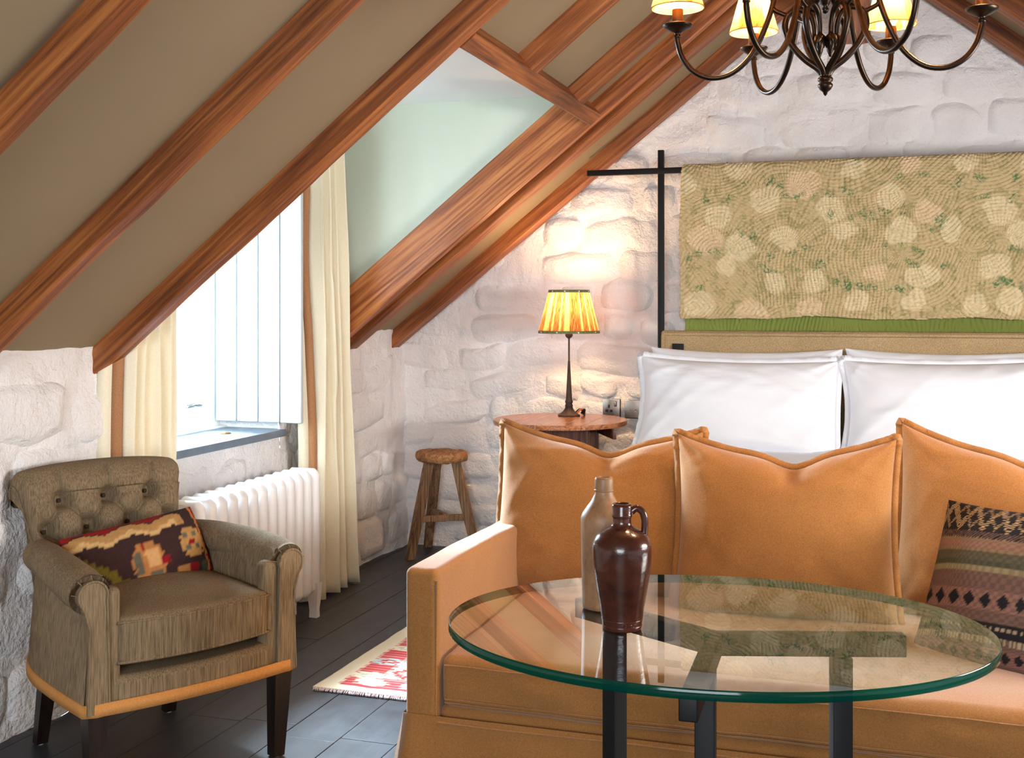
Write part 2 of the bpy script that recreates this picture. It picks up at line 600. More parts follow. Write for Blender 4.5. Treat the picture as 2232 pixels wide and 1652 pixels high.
def relief(u, v, seed):
    return 0.010 * fbm(u * 3.1, v * 4.3, seed, 3) + 0.006 * fbm(u * 13, v * 15, seed + 5, 3)


# gable wall behind the bed
gx = np.linspace(XL - 0.1, XR + 0.1, 210)
gt = np.linspace(0, 1, 130)
GX, GT = np.meshgrid(gx, gt, indexing='ij')
GZ = GT * np.maximum(roof(GX) + 0.12, 0.4)
def gable_pt(u, v, n): return np.stack(np.broadcast_arrays(u, YB - n, v), -1)
wb = grid('wall_back', gable_pt(GX, GZ, relief(GX, GZ, 21)), M['stone'], flip=True)
tag(wb, 'limewashed rubble stone gable wall behind the bed', kind='structure')
stones(wb, gable_pt, lambda u, v: XL + 0.02 < u < 1.3 and 0.05 < v < roof(u) - 0.04, XL, 1.3, 0.0, 2.85, 31)

# left knee wall, in pieces around the window opening
WY0, WY1, SILL = 3.28, 4.27, 0.72
def left_pt(u, v, n): return np.stack(np.broadcast_arrays(XL + n + 0.03 * (1.1 - v) * 0.6, u, v), -1)
wl = empty('wall_left', kind='structure')
wl['label'] = 'limewashed rubble stone knee wall under the window slope'
def left_patch(y0, y1, z0, z1):
    ny, nz = max(8, int((y1 - y0) / .022)), max(8, int((z1 - z0) / .022))
    Y, Zz = np.meshgrid(np.linspace(y0, y1, ny), np.linspace(z0, z1, nz), indexing='ij')
    return grid('wall_face', left_pt(Y, Zz, relief(Y, Zz, 41)), M['stone'], wl, flip=False)
left_patch(YF - .05, WY0, 0, 1.16)
left_patch(WY0, WY1, 0, SILL - 0.02)
left_patch(WY1, YB + .05, 0, 1.16)
stones(wl, left_pt, lambda u, v: 1.9 < u < YB and 0.04 < v < 1.03 and not (WY0 - .1 < u < WY1 + .1 and v > SILL - 0.12), 1.9, YB - 0.05, 0.0, 1.12, 77, (0.13, 0.22))

# dormer: front wall above the knee wall beside the opening, cheeks, ceiling
DY0, DY1, DZ = 3.14, 4.79, 2.15
def quad(name, pts, mat, kind='structure', label=None, parent=None):
    o = raw(name, pts, [tuple(range(len(pts)))], mat, parent, smooth=False)
    if parent is None: tag(o, label, kind=kind)
    return o
XW = -2.74
quad('wall_dormer_front', [(XL - .02, WY1, 1.1), (XL - .02, DY1 + .05, 1.1), (XL - .02, DY1 + .05, DZ), (XL - .02, WY1, DZ)], M['dormer_green'], label='green plaster strip of the dormer beside the curtain')
quad('wall_dormer_front', [(XL - .02, DY0 - .05, 1.1), (XL - .02, WY0, 1.1), (XL - .02, WY0, DZ), (XL - .02, DY0 - .05, DZ)], M['dormer_green'], label='green plaster strip of the dormer near the camera side')
quad('wall_dormer_lintel', [(XL - .02, WY0, 2.02), (XL - .02, WY1, 2.02), (XL - .02, WY1, DZ), (XL - .02, WY0, DZ)], M['dormer_green'], label='plaster lintel over the dormer window')
# reveals
quad('wall_reveal_far', [(XW, WY1, SILL - .05), (XL + .01, WY1, SILL - .05), (XL + .01, WY1, 2.02), (XW, WY1, 2.02)], M['stone'], label='white window reveal behind the open shutter')
quad('wall_reveal_near', [(XW, WY0, SILL - .05), (XL + .01, WY0, SILL - .05), (XL + .01, WY0, 2.02), (XW, WY0, 2.02)], M['stone'], label='white window reveal behind the near curtain')
quad('wall_reveal_top', [(XW, WY0, 2.02), (XL, WY0, 2.02), (XL, WY1, 2.02), (XW, WY1, 2.02)], M['stone'], label='white soffit over the window')


def cheek(name, y, label):
    xs = np.linspace(XL - .05, -1.15, 14)
    P = np.stack([np.stack([xs, np.full_like(xs, y), roof_l(xs) + 0.04], -1), np.stack([xs, np.full_like(xs, y), np.full_like(xs, DZ)], -1)], 1)
    P[:, 1, 2] = np.maximum(P[:, 1, 2], P[:, 0, 2])
    o = grid(name, P, M['dormer_green'], smooth=False)
    tag(o, label, kind='structure')
cheek('wall_dormer_cheek_far', DY1 - 0.012, 'sage green plaster cheek of the dormer beyond the window')
cheek('wall_dormer_cheek_near', DY0 + 0.02, 'sage green plaster cheek of the dormer on the camera side')
quad('ceiling_dormer', [(XW - .02, DY0, DZ), (-1.145, DY0, DZ), (-1.145, DY1 + .02, DZ), (XW - .02, DY1 + .02, DZ)], M['dormer_paint'], label='flat pale ceiling of the dormer recess')

# sloped ceilings (left one has the dormer hole)
def slope_l(name, x0, x1, y0, y1, label=None, parent=None):
    P = [(x0, y0, roof_l(x0) + CE), (x1, y0, roof_l(x1) + CE), (x1, y1, roof_l(x1) + CE), (x0, y1, roof_l(x0) + CE)]
    o = raw(name, P, [(0, 3, 2, 1)], M['ceil'], parent, smooth=False)
    if parent is None: tag(o, label, kind='structure')
    return o
cl = slope_l('ceiling_left', -2.62, RX, YF - .1, DY0 + .03, 'sloping taupe plaster ceiling between the oak rafters')
slope_l('ceiling_panel', -1.20, RX, DY0 + .03, DY1 - .03, parent=cl)
slope_l('ceiling_panel', -2.62, RX, DY1 - .03, YB + .1, parent=cl)
P = [(RX, YF - .1, roof_r(RX) + CE), (XR + .15, YF - .1, roof_r(XR + .15) + CE), (XR + .15, YB + .1, roof_r(XR + .15) + CE), (RX, YB + .1, roof_r(RX) + CE)]
tag(raw('ceiling_right', P, [(0, 3, 2, 1)], M['ceil'], smooth=False), 'sloping taupe plaster ceiling on the far side of the ridge', kind='structure')
quad('wall_right', [(XR, YF - .1, 0), (XR, YB + .1, 0), (XR, YB + .1, 1.25), (XR, YF - .1, 1.25)], M['stone'], label='limewashed knee wall opposite the window')
quad('wall_front', [(XL - .1, YF, 0), (XR + .1, YF, 0), (XR + .1, YF, roof_r(XR + .1) + .1), (RX, YF, RZ + .15), (XL - .1, YF, roof_l(XL - .1) + .12)], M['stone'], label='plain white gable wall behind the camera')

# ---- oak frame
ALPHA = math.atan(RS); BETA = math.atan(0.775)


def beam(name, length, w, d, mat, label, seed, chamf=0.004):
    """oak bar along local x, its underside centred on the origin line, uneven like hewn timber"""
    n = max(8, int(length / 0.08))
    xs = np.linspace(0, length, n)
    prof = [(-w / 2, chamf), (-w / 2 + chamf, 0), (w / 2 - chamf, 0), (w / 2, chamf), (w / 2, d), (-w / 2, d)]
    P = np.zeros((n, 6, 3))
    for j, (a, b) in enumerate(prof):
        P[:, j, 0] = xs
        P[:, j, 1] = a + 0.0018 * fbm(xs * 3 + seed * 7.1, xs * 0 + (0 if a < 0 else 9), seed, 3)
        P[:, j, 2] = b + (0.0020 * fbm(xs * 3 + seed * 3.3, xs * 0 + 4, seed + 3, 3) if b < d else 0)
    V = P.reshape(-1, 3)
    F = [tuple(q) for q in grid_quads(n, 6, False, True)] + [tuple(range(6))[::-1], tuple(range((n - 1) * 6, n * 6))]
    o = raw(name, V, F, mat, smooth=False)
    tag(o, label, kind='structure')
    return o


def rafter(y0, y1, x0, x1, label, seed, d=0.09, mat=None, left=True):
    w = y1 - y0
    if left:
        a = ALPHA; L = (x1 - x0) / math.cos(a)
        o = beam('roof_beam', L, w, d, mat or M['beam'], label, seed)
        e1 = Vector((math.cos(a), 0, math.sin(a))); e3 = Vector((-math.sin(a), 0, math.cos(a)))
        org = Vector((x0, (y0 + y1) / 2, roof_l(x0)))
    else:
        a = BETA; L = (x1 - x0) / math.cos(a)
        o = beam('roof_beam', L, w, d, mat or M['beam'], label, seed)
        e1 = Vector((math.cos(a), 0, -math.sin(a))); e3 = Vector((math.sin(a), 0, math.cos(a)))
        org = Vector((x0, (y0 + y1) / 2, roof_r(x0)))
    e2 = e3.cross(e1)
    m = Matrix((e1, e2, e3)).transposed().to_4x4(); m.translation = org
    o.matrix_world = m
    return o


rafter(1.29, 1.35, -2.6, RX, 'oak rafter nearest behind the camera frame', 1)
rafter(1.91, 1.965, -2.6, RX, 'oak rafter crossing the top corner beside the window side', 2)
rafter(2.515, 2.58, -2.6, RX, 'oak rafter just in front of the armchair', 3)
rafter(3.115, 3.19, -2.52, RX, 'oak rafter framing the near side of the dormer', 4)
rafter(3.735, 3.82, -1.155, RX, 'first short oak rafter above the dormer header', 5)
rafter(4.365, 4.455, -1.155, RX, 'second short oak rafter above the dormer header', 6)
rafter(4.735, 4.79, -2.52, RX, 'deep figured oak trimmer on the far side of the dormer', 7, d=0.17, mat=M['trimmer'])
rafter(4.91, 5.01, -2.53, RX, 'oak rafter doubled beside the figured trimmer', 8)
rafter(5.45, 5.55, -2.44, RX, 'oak rafter lying against the stone gable above the lamp', 9)
for k, (a, b) in enumerate([(5.45, 5.55), (4.93, 5.02), (4.37, 4.45), (3.73, 3.81), (3.11, 3.19)]):
    rafter(a, b, RX, XR + .05, ['oak rafter of the far slope lying against the gable', 'oak rafter of the far slope next to the gable one', 'third oak rafter of the far slope', 'fourth oak rafter of the far slope', 'fifth oak rafter of the far slope'][k], 20 + k, left=False)
# header of the dormer: lies in the rafter plane, runs along y
hd = beam('roof_beam', 4.735 - 3.19, 0.064, 0.10, M['beam'], 'oak header across the top of the dormer opening', 12)
e1 = Vector((0, 1, 0)); e3 = Vector((-math.sin(ALPHA), 0, math.cos(ALPHA))); e2 = e3.cross(e1)
mm = Matrix((e1, e2, e3)).transposed().to_4x4(); mm.translation = (-1.178, 3.19, roof_l(-1.178) - 0.004)
hd.matrix_world = mm
# ridge beam
rb = beam('roof_beam', YB - YF, 0.115, 0.34, M['beam'], 'oak ridge beam running above the chandelier', 13)
e1 = Vector((0, 1, 0)); e3 = Vector((0, 0, 1)); e2 = e3.cross(e1)
mm = Matrix((e1, e2, e3)).transposed().to_4x4(); mm.translation = (RX, YF, 2.46)
rb.matrix_world = mm

# ---- window, sill, latch
win = empty('window_1', (XW, (WY0 + WY1) / 2, SILL), kind='structure')
win['label'] = 'white painted casement window in the dormer'
def W(x, y, z): return (x - XW, y - (WY0 + WY1) / 2, z - SILL)
fr = MB()
for (y0, y1, z0, z1) in ((WY0, WY0 + .06, SILL, 2.02), (WY1 - .06, WY1, SILL, 2.02), (WY0 + .06, WY1 - .06, SILL, SILL + .055), (WY0 + .06, WY1 - .06, 1.96, 2.02)):
    fr.box(W(XW + .01, (y0 + y1) / 2, (z0 + z1) / 2), (.07, y1 - y0, z1 - z0), .004)
fr.box(W(XW + .03, (WY0 + WY1) / 2, SILL + .012), (.10, WY1 - WY0, .024), .004)
fr.build('window_frame', M['white_paint'], win, sharp=40)
ym = (WY0 + WY1) / 2
for (a, b) in ((WY0 + .065, ym - .003), (ym + .003, WY1 - .065)):
    s = MB(); z0, z1 = SILL + .06, 1.955; t = .05
    for (y0, y1, q0, q1) in ((a, a + t, z0, z1), (b - t, b, z0, z1), (a + t, b - t, z0, z0 + .06), (a + t, b - t, z1 - t, z1)):
        s.box(W(XW + .02, (y0 + y1) / 2, (q0 + q1) / 2), (.045, y1 - y0, q1 - q0), .004)
    so = s.build('sash', M['white_paint'], win, sharp=40)
    pm = MB(); pm.box(W(XW + .015, (a + b) / 2, (z0 + z1) / 2), (.006, b - a - 2 * t + .01, z1 - z0 - .1))
    pm.build('pane', M['pane'], so, smooth=False)
sl = MB(); sl.box(W(-2.56, ym, SILL + .002), (.36, WY1 - WY0 + .0, .03), .003)
sl.build('window_sill', M['slate'], win, sharp=40)
lt = MB()
lt.box(W(XW + .055, 4.03, .845), (.012, .055, .02), .004); lt.tube([W(XW + .065, 4.00, .845), W(XW + .075, 4.03, .85), W(XW + .07, 4.09, .84)], [.007, .008, .006], 8)
tag(lt.build('latch', M['chrome'], win), 'chrome casement stay')
kn = MB(); kn.lathe([(.0001, 0), (.022, 0), (.022, .003), (.012, .007), (.0001, .008)], 20, W(-2.52, 4.03, SILL + .018))
tag(kn.build('sill_stud', M['brass'], win), 'small brass stud on the slate sill')

# shutter of four boards, folded back against the far reveal
sh = empty('window_shutter', (-2.49, 4.235, .765), label='tall white boarded shutter folded open beside the window', cat='shutter')
for k in range(4):
    V, F = rbox_geo((.0970, .024, 1.22), .006, 2)
    o = raw('board', V, F, M['shutter_paint'], sh, smooth=True); sharpen(o)
    o.location = (-.151 + k * .1015, 0, .61)
for zq in (.14, 1.06):
    b = MB(); b.box((0, .018, zq), (.38, .016, .09), .003); b.build('batten', M['shutter_paint'], sh, sharp=40)

# ================================================================== CURTAINS
def curtain(name, label, y0t, y1t, y0b, y1b, x, ztop, folds, seed, lead, amp=0.035):
    root = empty(name, (x, (y0b + y1b) / 2, 0), label=label, cat='curtain', group='cream linen curtains at the dormer window')
    nu, nv = folds * 14, 50
    s = np.linspace(0, 1, nu); t = np.linspace(0, 1, nv)
    S, T = np.meshgrid(s, t, indexing='ij')
    ph = S * folds * 2 * PI + 0.8 * fbm(S * 3, T * 1.2, seed, 2)
    A = amp * (0.45 + 0.55 * (1 - T) ** 0.6) * (1 + 0.35 * vnoise(S * folds * 1.0, T * 2, seed + 3))
    X = x + A * np.sin(ph) + 0.01 * fbm(S * 4, T * 3, seed + 8, 2)
    y0 = y0b + (y0t - y0b) * T ** 0.8; y1 = y1b + (y1t - y1b) * T ** 0.8
    Y = y0 + (y1 - y0) * S + 0.25 * A * np.cos(ph) * np.minimum(1, np.minimum(S, 1 - S) * 12)
    Zz = 0.012 + T * (ztop - 0.012)
    P = np.stack([X - root.location[0], Y - root.location[1], Zz], -1)
    c = grid('drape', P, M['curtain'], root)
    md = c.modifiers.new('s', 'SOLIDIFY'); md.thickness = 0.004
    # leading edge: braid turned towards the room and the lining return
    e = P[0] if lead == 0 else P[-1]
    sg = -1 if lead == 0 else 1
    for nm, w0, w1, mt in (('trim', 0.0, .034, 'curtain_trim'), ('lining', .034, .075, 'curtain')):
        Q = np.stack([e + np.array([-w0 * .75, sg * w0 * .75, 0]), e + np.array([-w1 * .75, sg * w1 * .75, 0])], 0)
        q = grid(nm, Q, M[mt], root)
        md = q.modifiers.new('s', 'SOLIDIFY'); md.thickness = 0.004
    return root


curtain('curtain', 'full length cream curtain hanging between radiator and stone corner', 4.37, 4.60, 4.36, 4.775, -2.30, 2.12, 4, 3, 0, 0.048)
curtain('curtain', 'cream curtain behind the tufted armchair, mostly hidden by it', 3.215, 3.47, 3.15, 3.47, -2.365, 2.12, 4, 11, 0, 0.026)

# ================================================================== RADIATOR
rad = empty('radiator', (-2.245, 3.31, 0), label='white column radiator on feet below the window sill', cat='radiator')
NS, SW = 13, 0.068
for k in range(NS):
    ext = 0.0
    z0 = 0.085
    V, F = rbox_geo((.145, .050, .525), .0245, 4)
    # arch the top and slim the waist of the section
    Vz = V[:, 2]
    top = np.clip((Vz - .19) / .07, 0, 1)
    V[:, 2] -= 0.035 * top * (np.abs(V[:, 0]) / .0725) ** 2.2
    bot = np.clip((-Vz - .20) / .06, 0, 1)
    V[:, 2] += 0.02 * bot * (np.abs(V[:, 0]) / .0725) ** 2.5
    o = raw('section', V, F, M['radiator'], rad)
    o.location = (0, .034 + k * SW, z0 + .2625)
hb = MB()
for z in (.145, .545):
    hb.tube([(0, .03, z), (0, NS * SW - .03, z)], .026, 14)
hb.build('connecting_pipe', M['radiator'], rad)
for k in (0, NS - 1):
    for sx in (-1, 1):
        f_ = MB()
        P = np.array([[(sx * .052 + dx * w, .034 + k * SW + dy * w * .8, z) for dx, dy in ((-1, -1), (1, -1), (1, 1), (-1, 1))] for z, w in ((0.0, .017), (.03, .016), (.07, .02), (.14, .024))])
        f_.grid(P, cv=True); f_.add(P[0], [(3, 2, 1, 0)])
        f_.build('foot', M['radiator'], rad, sharp=50)
vc = MB(); vc.lathe([(.0001, .02), (.022, .02), (.03, .012), (.034, 0)], 24, (0, .008, .55), 'y')
vc.lathe([(.0001, .03), (.022, .03), (.024, .026), (.024, .012)], 6, (0, .008, .55), 'y')
vc.build('blanking_plug', M['radiator'], rad, sharp=40)
bv = MB(); bv.lathe([(.0001, .05), (.007, .05), (.009, .046), (.009, .03)], 12, (0, .008, .55), 'y')
bv.build('bleed_valve', M['chrome'], rad)

# ================================================================== ARMCHAIR
ACH = math.radians(60.5)
ACP = (-1.985 + .019, 2.745 + .003, 0)
ch = empty('armchair', ACP, ACH, 'brown tufted armchair with rolled arms and ochre band', 'armchair')
# plan of the body, open U from front right round the back to front left
half = np.array([(.292, -.285), (.294, -.18), (.292, -.06), (.285, .06), (.262, .17), (.22, .25), (.14, .29), (0, .30)])
plan = np.vstack([half, (half * np.array([-1, 1]))[::-1][1:]])
plan = spline(plan, 70)
pn = np.gradient(plan, axis=0); pn = np.stack([pn[:, 1], -pn[:, 0]], -1); pn /= np.linalg.norm(pn, axis=1)[:, None]
outw = np.where((pn * (plan - np.array([0, -.1]))).sum(1)[:, None] > 0, pn, -pn)
# outer shell of sides and back
zz = [(.250, .006), (.27, .004), (.36, -.002), (.46, -.010), (.53, -.016), (.545, -.030), (.545, -.07), (.40, -.07), (.26, -.06)]
P = np.array([[(p[0] + o[0] * d, p[1] + o[1] * d, z) for z, d in zz] for p, o in zip(plan, outw)])
grid('outer_shell', P, M['chair'], ch)
# seat deck and bowed front rail
def bow(V):
    V = V.copy(); f = V[:, 1] < 0
    V[f, 1] -= 0.028 * (1 - (V[f, 0] / .24) ** 2)
    return V
rbox('front_rail', (.47, .50, .078), .022, M['chair'], ch, (0, -.035, .289), 4, (16, 2, 2), bow)
def seat_fn(V):
    V = V.copy(); f = V[:, 1] < 0
    V[f, 1] -= 0.03 * (1 - (V[f, 0] / .22) ** 2) * np.clip(-V[f, 1] / .2, 0, 1)
    e = (1 - (V[:, 0] / .23) ** 2) * (1 - (V[:, 1] / .28) ** 2)
    V[:, 2] += np.where(V[:, 2] > 0, 0.030, -0.0) * np.clip(e, 0, 1)
    V[:, 2] += 0.006 * np.clip((-V[:, 1] - .1) / .15, 0, 1) * 0
    return V
sc_ = rbox('seat_cushion', (.425, .475, .118), .018, M['chair'], ch, (0, -.055, .412), 3, (14, 14, 3), seat_fn)
# piping on the cushion's two edges
def piping(z, name='piping'):
    a = np.linspace(0, 1, 80, endpoint=False); pts = []
    hx, hy, r = .2095, .2345, .02
    for s_ in np.linspace(-hx, hx, 30): pts.append((s_, -hy - .03 * (1 - (s_ / .22) ** 2) * 1.0))
    for s_ in np.linspace(-hy + .01, hy, 12): pts.append((hx, s_))
    for s_ in np.linspace(hx, -hx, 12)[1:]: pts.append((s_, hy))
    for s_ in np.linspace(hy, -hy + .01, 12)[1:]: pts.append((-hx, s_))
    P3 = [(p[0], p[1] - .055, z) for p in pts]
    V, F = tube_geo(P3, .0042, 6, False, True)
    return raw(name, V, F, M['chair'], sc_)
piping(.461); piping(.362)


# rolled arms
for s in (1, -1):
    path = spline([(s * .225, .20, .555), (s * .245, .08, .560), (s * .266, -.08, .558), (s * .276, -.20, .550), (s * .278, -.275, .540)], 34)
    rr_ = np.interp(np.linspace(0, 1, len(path)), [0, .3, .8, 1], [.044, .048, .053, .050])
    a = MB()
    V, F = tube_geo(path, rr_, 22, True)
    # pull the inner side down so the roll melts into the arm wall
    a.add(V, F)
    arm = a.build('arm_roll', M['chair'], ch)
    w = MB()
    inner = spline([(s * .205, .20, 0), (s * .212, 0, 0), (s * .215, -.15, 0), (s * .222, -.275, 0)], 20)
    lev = [(.27, .012), (.40, .004), (.50, 0), (.55, .006), (.58, .02), (.585, .045)]
    G = np.array([[(p[0] + s * d, p[1], z) for z, d in lev] for p in inner])
    w.grid(G); w.build('arm_inside', M['chair'], ch)
    # front facing: column that opens into the scroll, with a raised welt
    cxs, czs, rs = s * .278, .540, .036
    out = [(s * .292, .25), (s * .288, .36), (s * .286, .46), (s * .300, .508)]
    aa = np.linspace(-.75, PI + .35, 20)
    circ = [(cxs + s * rs * math.cos(t_), czs + rs * math.sin(t_)) for t_ in aa]
    inn = [(s * .243, .50), (s * .240, .40), (s * .238, .25)]
    ring = np.array(out + circ + inn)
    n = len(ring); yf = -.2925
    Vv = np.vstack([np.c_[ring[:, 0], np.full(n, yf - .006), ring[:, 1]], np.c_[ring[:, 0], np.full(n, -.25), ring[:, 1]]])
    Fs = [tuple(range(n))] + [(i, i + n, (i + 1) % n + n, (i + 1) % n) for i in range(n)]
    o = raw('arm_front', Vv, Fs, M['chair'], ch, smooth=False)
    V, F = tube_geo([(p[0], yf - .006, p[1]) for p in ring], .0032, 6, False)
    raw('welt', V, F, M['chair'], o)
    # inner strip between facing and seat
    rbox('arm_post', (.05, .05, .30), .018, M['chair'], ch, (s * .225, -.262, .40), 3)
    # pleats round the scroll
    pl = MB()
    for t_ in np.linspace(.15, PI - .15, 5):
        c0, s0 = math.cos(t_), math.sin(t_)
        pl.tube([(cxs + s * .037 * c0, yf + .000, czs + .037 * s0), (cxs + s * .049 * c0, yf + .010, czs + .049 * s0), (cxs + s * .0515 * c0, yf + .045, czs + .0515 * s0 + .001)][:2], .0014, 5)
    pl.build('pleat', M['chair'], o)

# tufted back
nu, nv = 145, 121
U_, V_ = np.meshgrid(np.linspace(-1, 1, nu), np.linspace(0, 1.42, nv), indexing='ij')
btn = []
for rz_, us in ((.80, (-.56, 0, .56)), (.585, (-.82, -.28, .28, .82)), (.37, (-.56, 0, .56)), (.155, (-.82, -.28, .28, .82))):
    for u_ in us: btn.append((u_, rz_))
hw = .195 + .055 * np.clip(V_, 0, 1) ** 1.3
Hb = .36
# base curve: face leans back, then rolls over backwards
yb = .195 + .085 * np.clip(V_, 0, 1) + .03 * np.clip(V_, 0, 1) ** 3
zb = .40 + Hb * np.clip(V_, 0, .86)
th = np.clip((V_ - .86) / .56, 0, 1) * (PI * 1.28)
rr2 = .050
yb = np.where(V_ > .86, (.195 + .085 * .86 + .03 * .86 ** 3) + rr2 * (1 - np.cos(th)), .195 + .085 * V_ + .03 * V_ ** 3)
zb = np.where(V_ > .86, .40 + Hb * .86 + rr2 * np.sin(th), zb)
ny_ = np.where(V_ > .86, -np.cos(th), -.97); nz_ = np.where(V_ > .86, np.sin(th), .25)
dep = np.zeros_like(V_)
xm = U_ * .225; zm = V_ * Hb
for (bu, bv) in btn:
    d2 = np.hypot((U_ - bu) * .225, (V_ - bv) * Hb)
    dep += .048 * np.exp(-(d2 / .022) ** 2)
def seg_d(px, pz, a, b):
    ax, az = a; bx, bz = b
    L2 = (bx - ax) ** 2 + (bz - az) ** 2
    t_ = np.clip(((px - ax) * (bx - ax) + (pz - az) * (bz - az)) / L2, 0, 1)
    return np.hypot(px - ax - t_ * (bx - ax), pz - az - t_ * (bz - az))
BT = [(b_[0] * .225, b_[1] * Hb) for b_ in btn]
for i in range(len(BT)):
    for j in range(i + 1, len(BT)):
        if abs(BT[i][1] - BT[j][1]) > .02 and abs(BT[i][1] - BT[j][1]) < .1 and abs(BT[i][0] - BT[j][0]) < .08:
            dd = seg_d(xm, zm, BT[i], BT[j]); dep += .013 * np.exp(-(dd / .0055) ** 2) + .008 * np.exp(-(dd / .02) ** 2)
for (bu, bv) in btn[:3]:
    dd = seg_d(xm, zm, (bu * .225, bv * Hb), (bu * .235, 1.0 * Hb)); dep += .009 * np.exp(-(dd / .006) ** 2)
dep = np.minimum(dep, .055)
edge = np.clip((1 - np.abs(U_)) / .10, 0, 1)
dep = dep * np.minimum(1, edge * 1.5 + .2) + .028 * (1 - np.sqrt(np.clip(1 - (1 - edge) ** 2, 0, 1)))
puff = .030 * np.sqrt(np.clip(1 - U_ ** 2, 0, 1))
Pb = np.stack([U_ * hw, yb + ny_ * (puff - dep) , zb + nz_ * (puff - dep)], -1)
bk = grid('backrest', Pb, M['chair'], ch)
for (bu, bv) in btn[:10]:
    i = int(round((bu + 1) / 2 * (nu - 1))); j = int(round(bv / 1.42 * (nv - 1)))
    V, F = rbox_geo((.013, .009, .013), .0064, 3)
    o = raw('button', V, F, M['button'], bk); o.location = tuple(Pb[i, j] + np.array([0, -.002, 0]))
# side facings and outside of the back
for s in (1, -1):
    ci = 0 if s < 0 else nu - 1
    prof = Pb[ci][:, :]
    rear = [(s * .20, .275, .46), (s * .235, .30, .66)]
    ring = np.vstack([prof, np.array(rear)[::-1]])
    n = len(ring)
    cen = ring.mean(0)
    raw('back_side', np.vstack([ring, ring + np.array([-s * .012, 0, 0])]), [tuple(range(n))] + [(i, (i + 1) % n, (i + 1) % n + n, i + n) for i in range(n)], M['chair'], ch, smooth=False)
    V, F = tube_geo(prof + np.array([s * .001, 0, 0]), .0035, 6, False)
    raw('back_welt', V, F, M['chair'], ch)
S_, T_ = np.meshgrid(np.linspace(-1, 1, 16), np.linspace(0, 1, 10), indexing='ij')
grid('outside_back', np.stack([S_ * (.205 + .035 * T_), .302 + .012 * T_ - .02 * S_ ** 2, .40 + .30 * T_], -1), M['chair'], ch)
# ochre band round the bottom
zb2 = [(.243, .004), (.243, .009), (.274, .008), (.274, .003)]
fpts = np.array([(x_, -.292 - .020 * (1 - (x_ / .25) ** 2) * (abs(x_) < .25)) for x_ in np.linspace(-.292, .292, 30)])
full = np.vstack([plan, fpts[1:-1]])
fn_ = np.vstack([outw, np.tile([0, -1.0], (28, 1))])
P = np.array([[(p[0] + o[0] * d, p[1] + o[1] * d, z) for z, d in zb2] for p, o in zip(full, fn_)])
grid('trim_band', P, M['chair_trim'], ch, cu=True)
# legs
def leg4(name, top, bot, wt, wb, zt, parent, mat, ztw=None):
    P = np.array([[(c[0] + dx * w, c[1] + dy * w, z) for dx, dy in ((-1, -1), (1, -1), (1, 1), (-1, 1))] for c, w, z in ((bot, wb, .004), (tuple((np.array(bot) + np.array(top)) / 2), (wt + wb) / 2, zt / 2), (top, wt, zt))])
    m = MB(); m.grid(P, cv=True); m.add(P[0], [(3, 2, 1, 0)]); m.add(P[-1], [(0, 1, 2, 3)])
    return m.build(name, mat, parent, smooth=False)
for s in (1, -1):
    g_ = leg4('leg', (s * .262, -.262), (s * .255, -.255), .026, .017, .26, ch, M['dark_leg'])
    gl_ = MB(); gl_.lathe([(.0001, 0), (.010, 0), (.011, .004), (.0001, .005)], 12, (s * .255, -.255, 0)); gl_.build('glide', M['white_paint'], g_)
    g_ = leg4('leg', (s * .19, .215), (s * .195, .275), .022, .016, .26, ch, M['dark_leg'])
    gl_ = MB(); gl_.lathe([(.0001, 0), (.010, 0), (.011, .004), (.0001, .005)], 12, (s * .195, .275, 0)); gl_.build('glide', M['white_paint'], g_)


